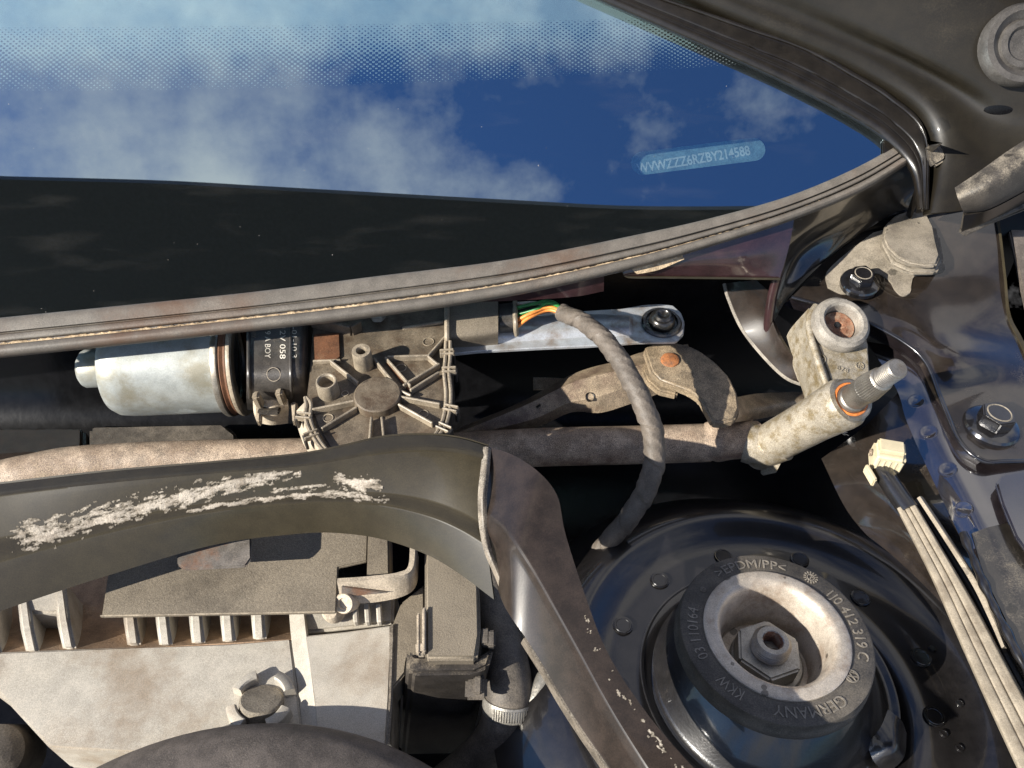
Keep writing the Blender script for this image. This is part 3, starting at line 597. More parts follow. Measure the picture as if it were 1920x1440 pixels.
print_line('19 A BOY', 497, 617, 672, 11, hbo, 'print_white')
print_line('any', 474, 620, 634, 9, hbo, 'tube_dirt')
# clips under the housing
for i, (x, y) in enumerate(((484, 750), (527, 744))):
    obj('clip', box(P(x, y, -.014), Vector((.0042, 0, 0)), Vector((0, .006, 0)), Vector((0, -.002, .013)), .0012), 'gear_edge', wm)
obj('latch', loft([[(474, 752, -.022), (476, 775, -.030), (482, 792, -.040)], [(505, 750, -.018), (507, 775, -.024), (508, 797, -.036)], [(540, 748, -.022), (541, 772, -.028), (540, 794, -.040)]], 20, 14, thick=.002), 'clip_sand', wm)
obj('latch_window', box(P(505, 770, -.0225), Vector((.013, 0, 0)), Vector((0, .006, -.002)), Vector((0, .001, .003)), .0008), 'plastic', wm)
for x in (478, 545):
    obj('latch_side', slab([(x, 752), (x+12, 752), (x+10, 788), (x+3, 790)], .006, z=-.022, bevel=.001), 'clip_sand', wm)
# gear housing plate
GP = [(575, 740), (580, 700), (584, 640), (590, 570), (700, 560), (838, 548), (838, 632), (840, 655), (833, 676), (836, 720), (836, 765), (828, 805), (800, 842), (760, 868), (710, 880), (660, 872), (618, 842), (594, 800), (582, 765)]
obj('gear_cover', slab(GP, .028, z=-.001, bevel=.0012), 'gear_cover', wm)
gho = P(709, 747, 0)
obj('hub', lathe([(0, .0042), (.0128, .0042), (.0136, .0036), (.0140, 0), (.0142, -.002)], gho, Z, 56), 'gear_cover', wm)
def rib(x0, y0, x1, y1, w=.0014, h=.0046, m='gear_edge'):
    obj('rib', bar((x0, y0, -.0012), (x1, y1, -.0012), w, h), m, wm)
for q in ((666, 760, 588, 776), (670, 772, 605, 812), (698, 790, 694, 842), (717, 790, 722, 840), (748, 766, 812, 802), (752, 752, 826, 766), (702, 680, 752, 741), (770, 740, 824, 706), (757, 731, 825, 690), (752, 741, 772, 750), (724, 678, 771, 732), (621, 684, 673, 726), (803, 676, 835, 640), (803, 676, 822, 692), (728, 677, 803, 675)):
    rib(*q)
rib(588, 682, 640, 680, .0014, .003); rib(586, 612, 660, 628, .003, .008, 'gear_cover'); rib(660, 628, 678, 618, .003, .008, 'gear_cover')
rib(755, 618, 832, 606, .002, .002)
obj('slot', slab([(724, 680), (730, 677), (772, 728), (766, 732)], .0012, z=.0006, bevel=.0003), 'rust_plastic', wm)
obj('recess_panel', slab([(588, 626), (636, 624), (638, 668), (630, 676), (590, 679)], .001, z=.0006, bevel=.0004), 'rust_plastic', wm)
def bushing(px, py, z, r, h, ri):
    o = P(px, py, z)
    return obj('screw_boss', lathe([(r*1.06, -h), (r*1.02, -.003), (r, -.001), (r*.96, 0), (ri*1.15, 0), (ri, -.0008), (ri, -.007), (0, -.007)], o, Vector((0, -.04, 1)), 40), 'gear_edge', wm)
bushing(677, 657, .0125, .0056, .0140, .0028); bushing(611, 714, .0105, .0060, .0120, .0044)
for x, y, rr in ((803, 641, .0035), (752, 690, .0032), (647, 738, .0022), (615, 784, .0030), (794, 776, .0028)):
    obj('mould_mark', lathe([(rr, -.0004), (rr, .0003), (rr-.0004, .0003), (rr-.0004, -.0004)], P(x, y, -.0008), Z, 28), 'gear_edge', wm)
# double rim round the housing
for k, (dx, w_) in enumerate(((0, .0011), (9, .0011))):
    rimr = [(836+dx*.9, 640), (835+dx, 668), (833+dx, 700), (836+dx, 735), (834+dx, 770), (824+dx, 802), (800+dx*.6, 836)]
    riml = [(566-dx*.3+9, 745), (577-dx+6, 758), (582-dx, 785), (592-dx, 812), (612-dx*.9, 842), (640-dx*.6, 862)]
    for rr_ in (rimr, riml):
        obj('rim_wall', tube([(x, y, .0022) for x, y in rr_], w_, 8, 40), 'gear_edge', wm)
obj('rim_skirt', loft([[(846, 640, .001), (844, 700, .001), (846, 735, .001), (843, 772, .001), (832, 804, .001)], [(850, 660, -.02), (848, 715, -.02), (850, 750, -.02), (847, 790, -.02), (836, 822, -.02)]], 30, 6, thick=.001), 'plastic', wm)
obj('rim_skirt', loft([[(573, 752, .001), (573, 785, .001), (583, 812, .001), (603, 842, .001), (632, 864, .001)], [(556, 770, -.015), (558, 800, -.016), (572, 838, -.018), (592, 862, -.018), (625, 884, -.018)]], 30, 6, thick=.001), 'clip_sand', wm)
def rim_clip(px, py, ang):
    o = P(px, py, .0022); d = Vector((math.cos(ang), math.sin(ang), 0)); s = Z.cross(d)
    for q in (-1, 1):
        obj('rim_clip', box(o+s*(.0016*q), d*.0085, s*.0011, Z*.004, .0004, 1), 'gear_edge', wm)
    obj('rim_clip', box(o+d*.004-Z*.004, d*.0018, s*.005, Z*.009, .0006, 1), 'plastic', wm)
for c in ((838, 662, .1), (842, 695, .05), (845, 767, -.25), (832, 803, -.5), (570, 781, math.pi-.1), (584, 816, math.pi+.45)): rim_clip(*c)
obj('cover_screw', hexprism(P(709, 596, .0005), Z, .0052, .004, .0006), 'zinc', wm)
# plug neck and collar at the right
nk = [[(836, 570, .004), (836, 600, .0065), (836, 630, .003), (836, 652, -.010)], [(885, 566, .004), (885, 596, .0065), (885, 628, .003), (885, 650, -.010)], [(934, 562, .004), (934, 592, .0065), (934, 622, .003), (934, 646, -.010)]]
obj('plug_neck', loft(nk, 24, 16, thick=.002), 'plastic_sand', wm)
obj('neck_ring', tube([(838, 574, .0055), (838, 602, .0082), (838, 632, .0045), (838, 652, -.006)], .0016, 8, 30), 'gear_edge', wm)
pc = [[(936, 570, .000), (936, 592, .005), (937, 612, .002), (938, 628, -.008)], [(955, 568, .000), (955, 590, .005), (956, 610, .002), (957, 627, -.008)], [(968, 566, .000), (968, 588, .005), (969, 609, .002), (970, 627, -.008)]]
obj('plug', loft(pc, 20, 12, thick=.003), 'plastic_gloss', wm)
obj('plug_collar', tube([(966, 566, .001), (966, 590, .006), (967, 610, .003), (968, 628, -.006)], .0016, 8, 30), 'gear_edge', wm)
# ================================================================== linkage
rod = thing('crank_rod', 'bright zinc plated drive rod with a round eye end', 'rod', P(1100, 615, -0.012))
RP = [(800, 650), (940, 600), (1000, 588), (1080, 583), (1165, 578), (1205, 571), (1240, 569), (1262, 572), (1277, 585), (1284, 604), (1282, 626), (1268, 640), (1200, 641), (1100, 648), (1010, 652), (900, 658), (800, 668)]
obj('strip', slab(RP, .0028, z=-.010, bevel=.0007), 'zinc_rod', rod)
obj('channel', loft([[(800, 656, -.0105), (1000, 640, -.0105), (1100, 634, -.0105), (1178, 631, -.0105)], [(800, 638, -.006), (1000, 622, -.006), (1100, 616, -.006), (1180, 613, -.0062)], [(800, 620, -.006), (1000, 604, -.006), (1100, 598, -.006), (1180, 597, -.0062)], [(800, 608, -.0105), (1000, 592, -.0105), (1100, 588, -.0105), (1178, 590, -.0105)]], 30, 18, thick=.001), 'zinc_rod', rod)
obj('channel_end', loft([[(1178, 631, -.0103), (1180, 613, -.0062), (1180, 598, -.0062), (1178, 590, -.0103)], [(1188, 630, -.0104), (1187, 612, -.0096), (1187, 598, -.0096), (1186, 590, -.0104)]], 14, 6, thick=.001), 'zinc_rod', rod)
jo = P(1240, 607, -.010)
bj = thing('ball_joint', 'black ball joint socket seated in the drive rod eye', 'joint', jo)
obj('socket', lathe([(0.0127, -0.0012), (0.0130, 0.0014), (0.0120, 0.0026), (0.0104, 0.0026), (0.0099, 0.0012), (0.0086, 0.0014), (0.0081, 0.0050), (0.0070, 0.0067), (0.0059, 0.0072)], jo, Vector((.02, -.05, 1)), 44), 'steel_dark', bj)
obj('cap', lathe([(0.0064, 0.0054), (0.0061, 0.0079), (0.0049, 0.0089), (0.0039, 0.0089), (0.0034, 0.0082), (0, .0068)], jo, Vector((.02, -.05, 1)), 36), 'steel_dark', bj)
arm = thing('pressed_arm', 'dusty brown pressed steel arm rising to the rusty rivet', 'arm', P(1080, 750, -0.045))
A0 = [(840, 812, -.060), (900, 786, -.058), (980, 752, -.052), (1060, 708, -.046), (1105, 690, -.042), (1160, 676, -.040), (1205, 660, -.040), (1290, 645, -.042)]
A1 = [(842, 818, -.054), (905, 793, -.051), (985, 760, -.045), (1062, 722, -.039), (1110, 706, -.035), (1165, 694, -.033), (1210, 682, -.034), (1295, 664, -.040)]
A2 = [(848, 826, -.057), (915, 808, -.055), (1005, 784, -.050), (1065, 756, -.044), (1115, 746, -.041), (1170, 728, -.039), (1215, 714, -.039), (1300, 696, -.044)]
A3 = [(860, 836, -.062), (930, 818, -.062), (1010, 800, -.060), (1072, 773, -.054), (1126, 774, -.052), (1180, 758, -.050), (1225, 742, -.050), (1305, 712, -.052)]
obj('channel', loft([A0, A1, A2, A3], 60, 36, smooth=False, thick=.0016, sharp=24), 'arm_dirt', arm)
obj('hole', lathe([(.0030, .0001), (.0027, -.0002), (.0026, -.004), (0, -.004)], P(1106, 744, -.0400), Vector((.1, -.45, 1)), 24), 'wire_black', arm)
obj('slot', slab([(1005, 762), (1012, 757), (1014, 759), (1007, 765)], .001, z=-.0436, bevel=0), 'wire_black', arm)
lev = thing('crank_lever', 'oily forked crank lever hooked below the rod eye', 'lever', P(1290, 700, -0.03))
LP = [(1207, 652), (1222, 644), (1262, 640), (1290, 646), (1312, 656), (1342, 678), (1368, 706), (1383, 738), (1386, 765), (1378, 786), (1355, 792), (1336, 790), (1326, 772), (1312, 746), (1292, 732), (1266, 722), (1238, 712), (1222, 696)]
obj('plate', slab(LP, .007, z=-.024, bevel=.0014, seg=3), 'lever', lev)
obj('fork_plate', slab([(1212, 672), (1222, 700), (1245, 720), (1272, 728), (1270, 740), (1235, 732), (1212, 712), (1203, 690)], .006, z=-.033, bevel=.0014), 'lever', lev)
obj('rivet', lathe([(0, .0018), (.0045, .0017), (.0056, .0012), (.0060, 0)], P(1256, 676, -.0240), Vector((0, -.08, 1)), 30), 'rust', lev)
obj('foot', loft([[(1380, 745, -.03), (1420, 738, -.05), (1480, 735, -.06), (1530, 735, -.065)], [(1385, 775, -.028), (1425, 765, -.045), (1480, 755, -.055), (1530, 752, -.06)], [(1378, 792, -.034), (1420, 786, -.052), (1480, 775, -.065), (1530, 768, -.07)]], 20, 12, thick=.002), 'arm_dirt', lev)
# ================================================================== frame tube, casting, spindle
fr_ = thing('wiper_carrier', 'dusty steel frame tube running across with a cast pivot bracket', 'frame', P(1200, 835, -0.055))
TP = [(-120, 930, -.075), (0, 900, -.068), (55, 888, -.064), (150, 872, -.060), (350, 862, -.057), (560, 858, -.056), (800, 850, -.056), (1000, 839, -.056), (1200, 834, -.056), (1330, 830, -.056)]
obj('tube', tube(TP, lambda s: .0123, 28, 120), 'tube_dirt', fr_)
obj('crimped_end', tube([(1290, 831, -.056), (1320, 830, -.055), (1340, 827, -.054), (1370, 826, -.054), (1400, 825, -.054), (1418, 824, -.055)], lambda s: .0120+.0014*math.exp(-((s-.42)/.14)**2)-.0008*math.exp(-((s-.2)/.1)**2), 26, 50), 'tube_dirt', fr_)
obj('crimp', tube([(1345, 794, -.052), (1365, 791, -.051), (1392, 792, -.051), (1408, 796, -.052)], lambda s: .0035+.001*math.sin(s*9), 10, 24), 'tube_dirt', fr_)
# casting
sa = P(1434, 838, -.056); sb = P(1594, 750, .006); sx = (sb-sa).normalized(); SLn = (sb-sa).length
obj('pivot_barrel', lathe([(0, -.012), (.0085, -.012), (.0122, -.009), (.0128, -.004), (.0132, SLn*.3), (.0136, SLn*.62), (.0145, SLn*.8), (.0150, SLn*.9), (.0148, SLn-.003), (.0138, SLn-.0012), (.0105, SLn-.001)], sa, sx, 52), 'cast', fr_)
obj('barrel_socket', tube([(1400, 828, -.055), (1432, 836, -.054), (1470, 826, -.045)], lambda s: .0135-.001*s, 24, 14), 'cast', fr_)
obj('barrel_fin', slab([sa+Vector((0, -.004, -.010)), sa+sx*.02+Vector((0, -.008, -.011)), sa+sx*.014+Vector((.0, -.012, -.020)), sa+sx*.002+Vector((0, -.010, -.019))], .003, dirv=Vector((-.6, .6, 0)), bevel=.0006), 'cast', fr_)
# mounting arm plate from the barrel up to the eye
eo = P(1568, 616, .004); ea = Vector((.10, -.30, .95)).normalized()
def E_(px, py, h=0): return PL(px, py, eo+ea*h, ea)
AP = [E_(1532, 573), E_(1524, 600), E_(1530, 640), E_(1548, 690), E_(1566, 742), E_(1600, 728), E_(1632, 700), E_(1630, 668), E_(1628, 640), E_(1600, 575), E_(1560, 562)]
obj('mount_plate', slab(AP, .007, dirv=-ea, bevel=.0012), 'cast', fr_)
obj('side_web', loft([[E_(1516, 578, .001), E_(1514, 610, .001), E_(1524, 660, .001), E_(1542, 712, .001), E_(1556, 750, 0)], [E_(1480, 620, -.022), E_(1486, 650, -.022), E_(1500, 690, -.022), E_(1518, 735, -.020), E_(1520, 775, -.014)], [E_(1470, 650, -.032), E_(1480, 690, -.034), E_(1500, 720, -.034), E_(1510, 760, -.03), E_(1505, 800, -.022)]], 30, 14, thick=.003), 'cast', fr_)
obj('edge_rib', tube([E_(1530, 574, .0006), E_(1519, 592, .001), E_(1518, 622, .001), E_(1530, 665, .001), E_(1546, 712, .001), E_(1556, 742, .0)], .0022, 10, 40), 'cast', fr_)
obj('root_fillet', tube([E_(1540, 735, -.012), E_(1570, 745, -.010), E_(1605, 728, -.008)], .006, 12, 16), 'cast', fr_)
def emb(px, py, r, parent):
    o = E_(px, py, .0002); u, w, a = frame(ea)
    ms = [lathe([(r, -.0003), (r, .0005), (r*.82, .0005), (r*.82, -.0003)], o, ea, 24)]
    for k in range(5):
        t_ = k*1.3; ms.append(box(o+(u*math.cos(t_)+w*math.sin(t_))*r*.42, (u*math.cos(t_+.5)+w*math.sin(t_+.5))*r*.5, (u*-math.sin(t_+.5)+w*math.cos(t_+.5))*r*.16, a*.0006, 0))
    obj('cast_mark', join(ms), 'cast', parent)
emb(1538, 673, .0034, fr_); emb(1612, 686, .0026, fr_)
tm = text('878', 1.0, .05); u_ = (E_(1590, 694)-E_(1568, 687)); 
vv = ea.cross(u_).normalized(); vv = vv if vv.y > 0 else -vv
xs = [v.co.x for v in tm.vertices]; xm, xM = min(xs), max(xs)
remap(tm, lambda c: E_(1568, 692, .0003)+u_*((c.x-xm)/(xM-xm))+vv*(c.y*.0036)+ea*(c.z*.008))
obj('cast_mark', tm, 'cast', fr_)
# mounting bush
mbsh = thing('mounting_bush', 'round grey rubber bush with a rusty socket bolt in its cup', 'bush', eo)
obj('ring', lathe([(.0155, -.002), (.0172, .001), (.0178, .0045), (.0172, .0082), (.0152, .0102), (.0125, .0104), (.0112, .0092), (.0106, .006), (.0104, .002), (.0, .002)], eo, ea, 56), 'rubber_bush', mbsh)
obj('bolt_head', lathe([(.0102, .0024), (.0096, .0036), (.0080, .0032), (.0062, .0038), (.003, .0036), (.0026, .0026), (0, .0016)], eo, ea, 40), 'rust_dark', mbsh)
obj('socket_hole', hexprism(eo+ea*.0034+Vector((-.001, .001, 0)), ea, .0022, .0006, .0001, n=6), 'wire_black', mbsh)
# spindle
sp_ = thing('wiper_spindle', 'splined and threaded steel wiper spindle pointing up at the right', 'spindle', sb)
st = P(1684, 690, .052); pd = (st-sb).normalized(); PLn = (st-sb).length
obj('retaining_ring', lathe([(.0126, -.0015), (.0128, .0006), (.0118, .0014), (.0102, .0014), (.0100, .0006)], sb, pd, 44), 'steel', sp_)
obj('orange_seal', lathe([(.0102, .0002), (.0100, .0014), (.0088, .0018), (.0080, .0006)], sb, pd, 44), 'orange_seal', sp_)
a_ = PLn
obj('shaft', lathe([(.0084, -.004), (.0083, .004), (.0080, .0045), (.0074, .005), (.0074, a_*.32), (.0070, a_*.33)], sb, pd, 40), 'steel', sp_)
obj('splined_cone', lathe([(.0070, a_*.33), (.0079, a_*.335), (.0079, a_*.40), (.0078, a_*.41), (.0066, a_*.68), (.0058, a_*.695), (.0054, a_*.70)], sb, pd, 108, mod=lambda i, t: (1+.022*(1 if i % 3 == 0 else -1)) if a_*.40 < t < a_*.69 else 1, sharp=20), 'steel', sp_)
th = [(.0054, a_*.69)]
for k in range(9):
    t_ = a_*(.71+.029*k); th += [(.0052, t_), (.0057, t_+a_*.007), (.0057, t_+a_*.015), (.0052, t_+a_*.022)]
th += [(.0055, a_*.975), (.0055, a_*.985), (.0048, a_), (0, a_)]
obj('thread', lathe(th, sb, pd, 36, sharp=30), 'steel', sp_)
# horn shaped bracket left of the casting
hb_ = thing('horn_bracket', 'curved dark metal horn bracket left of the cast pivot', 'bracket', P(1420, 610, -0.02))
obj('plate', loft([[(1358, 531, -.012), (1366, 560, -.014), (1390, 614, -.020), (1428, 664, -.028), (1472, 707, -.034), (1513, 724, -.036)], [(1390, 528, -.006), (1408, 560, -.008), (1425, 600, -.012), (1452, 650, -.02), (1480, 685, -.027), (1512, 716, -.032)], [(1418, 525, -.004), (1444, 552, -.005), (1448, 600, -.008), (1470, 648, -.016), (1500, 684, -.024), (1513, 712, -.030)]], 40, 20, thick=.003), 'maroon_film', hb_)
obj('worn_edge', tube([(1358, 533, -.0125), (1366, 560, -.0145), (1390, 614, -.0205), (1428, 664, -.0285), (1472, 707, -.0345), (1512, 724, -.0365)], .0013, 8, 40), 'rubber_bush', hb_)
# ================================================================== taped loom and its wires
lo = thing('wiring_loom', 'brown taped wiring loom arching down from the motor plug', 'cable', P(1160, 650, 0.01))
LPATH = [(1052, 586, .008), (1090, 602, .013), (1130, 634, .016), (1165, 680, .015), (1195, 735, .010), (1220, 795, .000), (1228, 850, -.012), (1215, 910, -.026), (1180, 970, -.044), (1135, 1022, -.066), (1090, 1072, -.088), (1040, 1120, -.11)]
c_ = cr(LPATH, 300); rows = []; u = Vector((0, 0, 1)); seg = 28
for i, p in enumerate(c_):
    t_ = (c_[min(i+1, 299)]-c_[max(i-1, 0)]).normalized(); u = (u-t_*u.dot(t_)).normalized(); w = t_.cross(u); row = []
    for j in range(seg):
        th_ = 2*math.pi*j/seg; ph = (i/26.0 + j/seg) % 1.0
        rr = .0050 + .0008*math.sin(math.pi*i/299) + .0007*ph + .00018*math.sin(i*.7+j*1.3)
        row.append(p+(u*math.cos(th_)+w*math.sin(th_))*rr)
    rows.append(row)
v, f = grid(rows, True); obj('tape_wrap', from_py(v, f + [tuple(range(seg))], 24), 'tape', lo)
for col, pts in (('green', [(968, 578, .004), (1000, 570, .009), (1035, 566, .012), (1065, 590, .010)]), ('green', [(968, 590, .004), (1005, 580, .010), (1030, 568, .013), (1068, 586, .010)]),
                 ('orange', [(968, 602, .003), (995, 588, .008), (1030, 576, .011), (1065, 590, .010)]), ('orange', [(970, 612, .001), (995, 594, .006), (1030, 581, .009), (1066, 594, .010)]),
                 ('white', [(968, 570, .002), (1000, 568, .005), (1030, 572, .006), (1060, 592, .008)]), ('brown', [(970, 606, .000), (1000, 590, .003), (1035, 584, .006), (1064, 596, .008)]),
                 ('black', [(968, 584, .000), (1005, 576, .002), (1040, 574, .004), (1066, 588, .008)])):
    obj('wire', tube(pts, .0012, 10, 30), 'wire_'+col, lo, label=col+' wire')
# background air intake blocks behind the tube
ai = thing('air_intake_box', 'dull brown air intake housing behind the frame tube', 'housing', P(300, 815, -0.08))
obj('panel', slab([(165, 797), (420, 792), (445, 812), (450, 850), (165, 850)], .03, z=-.078, bevel=.003), 'hose', ai)
obj('panel', slab([(-80, 800), (158, 800), (158, 850), (-80, 860)], .03, z=-.080, bevel=.003), 'maroon_film', ai)
tag(obj('vent_slats_panel', loft([[(1000, 665, -.09), (1040, 663, -.09), (1140, 655, -.09)], [(1000, 730, -.10), (1040, 728, -.10), (1120, 715, -.10)]], 12, 6, thick=.002), 'tube_dirt'), 'dim brown slatted panel seen between rod and pressed arm', 'panel')
# ================================================================== arched bulkhead panel
bh = thing('bulkhead_arch', 'dark painted arched bulkhead panel with dried pale putty smears', 'panel', P(450, 960, 0.0))
B0 = [(-160, 925, .008), (0, 908, .010), (200, 885, .014), (400, 868, .017), (560, 853, .019), (640, 838, .021), (720, 820, .023), (800, 816, .024), (860, 822, .024), (916, 838, .023)]
B1 = [(-160, 955, .011), (0, 928, .013), (200, 905, .017), (400, 887, .020), (560, 874, .022), (640, 862, .023), (720, 848, .025), (800, 842, .026), (860, 846, .026), (916, 858, .025)]
B2 = [(-160, 985, .009), (0, 955, .011), (200, 930, .014), (400, 905, .017), (560, 892, .019), (640, 884, .020), (720, 876, .022), (800, 880, .022), (860, 890, .022), (912, 912, .021)]
B3 = [(-160, 1050, -.002), (0, 1010, .000), (200, 975, .003), (400, 942, .006), (560, 928, .008), (640, 924, .009), (720, 926, .010), (800, 940, .010), (860, 962, .010), (908, 990, .009)]
B4 = [(-160, 1100, -.003), (0, 1052, -.001), (200, 1000, .002), (400, 960, .006), (560, 945, .008), (640, 944, .009), (720, 948, .010), (800, 966, .010), (860, 990, .010), (912, 1020, .009)]
B5 = [(-160, 1150, -.009), (0, 1098, -.007), (200, 1040, -.004), (400, 988, -.001), (560, 968, .001), (640, 966, .002), (720, 974, .003), (800, 998, .003), (860, 1030, .003), (918, 1070, .002)]
B6 = [(-160, 1205, -.018), (0, 1146, -.016), (200, 1080, -.014), (400, 1022, -.011), (560, 1001, -.009), (640, 1000, -.008), (720, 1012, -.008), (800, 1040, -.008), (860, 1075, -.008), (926, 1124, -.009)]
def lerp_row(a, b, t): return [tuple(u*(1-t)+w*t for u, w in zip(p, q)) for p, q in zip(a, b)]
def crisp(rows, f=.16, g=.30):
    out = [rows[0]]
    for k in range(1, len(rows)-1):
        out += [lerp_row(rows[k], rows[k-1], f), lerp_row(lerp_row(rows[k], rows[k-1], f*.3), lerp_row(rows[k], rows[k+1], f*.3), .5), lerp_row(rows[k], rows[k+1], f)]
    return out+[rows[-1]]
obj('front_sheet', loft(crisp([B0, B1, B3, B4, B6]), 110, 48, smooth=False, thick=.0013), 'paint_film', bh)
obj('rear_flange', loft([[(x, y-4, z-.0005) for x, y, z in B0], [(x, y-2, z-.010) for x, y, z in B0]], 60, 4, thick=.001), 'paint_film', bh)
# right section running down past the strut tower
C0_ = [(910, 836, 0.0235), (960, 852, 0.029), (1010, 885, 0.034), (1045, 930, 0.031), (1060, 1000, 0.028), (1095, 1110, 0.026), (1140, 1225, 0.024), (1215, 1340, 0.023), (1310, 1450, 0.022), (1420, 1560, 0.022)]
C1_ = [(908, 880, 0.023), (950, 900, 0.029), (985, 935, 0.034), (1015, 985, 0.032), (1040, 1060, 0.03), (1080, 1150, 0.028), (1130, 1260, 0.026), (1200, 1370, 0.025), (1290, 1470, 0.024), (1390, 1580, 0.024)]
C2_ = [(905, 960, 0.014), (935, 980, 0.02), (965, 1015, 0.025), (1000, 1070, 0.024), (1040, 1140, 0.023), (1085, 1220, 0.022), (1140, 1320, 0.021), (1195, 1410, 0.02), (1250, 1490, 0.019), (1330, 1590, 0.019)]
C3_ = [(906, 990, 0.01), (932, 1005, 0.016), (960, 1035, 0.021), (995, 1085, 0.02), (1032, 1152, 0.019), (1076, 1232, 0.018), (1130, 1332, 0.017), (1183, 1420, 0.016), (1238, 1500, 0.016), (1318, 1600, 0.016)]
C4_ = [(912, 1030, 0.01), (930, 1045, 0.016), (955, 1075, 0.021), (985, 1120, 0.02), (1020, 1180, 0.019), (1062, 1260, 0.018), (1115, 1352, 0.017), (1165, 1435, 0.016), (1220, 1520, 0.016), (1300, 1610, 0.016)]
C5_ = [(935, 1110, -0.004), (945, 1135, 0.001), (960, 1160, 0.006), (985, 1195, 0.005), (1020, 1250, 0.004), (1055, 1310, 0.003), (1095, 1372, 0.002), (1145, 1445, 0.001), (1195, 1530, 0.001), (1270, 1620, 0.001)]
obj('right_sheet', loft(crisp([C0_, C2_, C3_, C5_]), 80, 40, smooth=False, thick=.0013), 'maroon_film', bh)
C6_ = [(x-4, y+10, z-.012) for x, y, z in C5_[3:]]; C7_ = [(x+18, y+4, z-.02) for x, y, z in C5_[3:]]
obj('under_fold', loft([C5_[3:], C6_, C7_], 40, 10, thick=.001), 'bead', bh)
obj('seam_bead', loft([[(906, 838, .0242), (901, 880, .0238), (896, 930, .0198), (898, 985, .0118), (908, 1035, .0105), (925, 1075, .0035), (948, 1130, -.003), (970, 1175, -.006)],
    [(914, 838, .0258), (910, 882, .0252), (904, 935, .0212), (907, 990, .0132), (916, 1035, .0122), (934, 1080, .0052), (958, 1130, -.0014), (980, 1182, -.005)],
    [(921, 842, .0244), (918, 884, .0236), (913, 938, .0196), (916, 995, .0116), (924, 1038, .0108), (944, 1082, .004), (970, 1135, -.003), (992, 1190, -.0065)]], 60, 8, thick=.0006), 'bead', bh)
# dried putty: ragged raised crust lying on the sheet
from mathutils import noise as mn
def smear(o, path, wid, thr, seed, step=1.6, hmax=.00045, rough=.065):
    d = drape_on(o); L = [0]
    for a, b in zip(path, path[1:]): L.append(L[-1]+math.hypot(b[0]-a[0], b[1]-a[1]))
    ns = int(L[-1]/step); W = max(wid(i/20) for i in range(21)); nw = int(2*W/step*1.6); V_ = {}; H = {}
    for i in range(ns+1):
        s = L[-1]*i/ns; k = 0
        while k < len(path)-2 and s > L[k+1]: k += 1
        t = (s-L[k])/(L[k+1]-L[k]); tx, ty = path[k+1][0]-path[k][0], path[k+1][1]-path[k][1]; q = math.hypot(tx, ty); nx, ny = -ty/q, tx/q
        cx, cy = path[k][0]+tx*t, path[k][1]+ty*t; f_ = i/ns; w = wid(f_)
        for j in range(nw+1):
            e = (j/nw-.5)*2*W*1.6; x = cx+nx*e+.8*mn.noise((i*.9, j*.9, seed)); y = cy+ny*e+.8*mn.noise((i*.9, j*.9, seed+9))
            n_ = mn.fractal((s*rough*.55, e*rough*2.2, seed*7.7), .75, 2.1, 6); fine = mn.noise((s*.22, e*.75, seed))
            edge_ = 1-(abs(e)/w)**1.6; endf = min(1, f_*9, (1-f_)*7)
            val = edge_*.85+endf*.45-.72+n_*.85+fine*.42
            H[(i, j)] = val-thr; V_[(i, j)] = (x, y)
    idx = {}; vs = []; fs = []
    def vert(ij):
        if ij not in idx:
            p, n = d(*V_[ij])
            if p is None: return None
            hh = max(0, min(1, H[ij]*1.6)); x, y = V_[ij]
            hh = hh*(.45+.75*abs(mn.noise((x*.22, y*.3, seed+3)))+.35*mn.noise((x*.6, y*.8, seed+5)))
            idx[ij] = len(vs); vs.append(p+n*(.00012+hmax*max(0, hh)))
        return idx[ij]
    for i in range(ns):
        for j in range(nw):
            c = [(i, j), (i+1, j), (i+1, j+1), (i, j+1)]
            if sum(1 for k in c if H[k] > 0) >= 2:
                q = [vert(k) for k in c]
                if None not in q: fs.append(tuple(q[::-1]))
    me = from_py(vs, fs, 60, recalc=False); at = me.attributes.new('cover', 'FLOAT', 'POINT')
    for ij, k in idx.items():
        x, y = V_[ij]; at.data[k].value = max(0.0, min(1.0, H[ij]*2.6+.05+.45*mn.noise((x*.16, y*.3, seed+11))))
    return me
fs_o = [o for o in bh.children if o.name.startswith('front_sheet')][0]; rs_o = [o for o in bh.children if o.name.startswith('right_sheet')][0]
obj('putty_smear', smear(fs_o, [(8, 1012), (90, 1000), (180, 970), (280, 948), (380, 922), (470, 903), (565, 888)], lambda f: 34*(1-.55*f), .16, 1.0), 'putty', bh, kind='stuff')
obj('putty_smear', smear(fs_o, [(625, 896), (665, 905), (718, 914)], lambda f: 22*(1-.25*f), .12, 2.0), 'putty', bh, kind='stuff')
obj('putty_smear', smear(fs_o, [(330, 962), (430, 944), (540, 931), (640, 927), (730, 938)], lambda f: 5+6*f, .22, 3.0, 1.6, .0003), 'putty', bh, kind='stuff')
obj('putty_smear', smear(fs_o, [(500, 922), (600, 912), (640, 916)], lambda f: 7, .38, 4.0, 1.6, .0003), 'putty', bh, kind='stuff')
obj('putty_smear', smear(rs_o, [(1084, 1105), (1104, 1180), (1145, 1268), (1195, 1345), (1262, 1425), (1320, 1480)], lambda f: 14, .84, 5.0, 1.8, .0003, .12), 'putty', bh, kind='stuff')
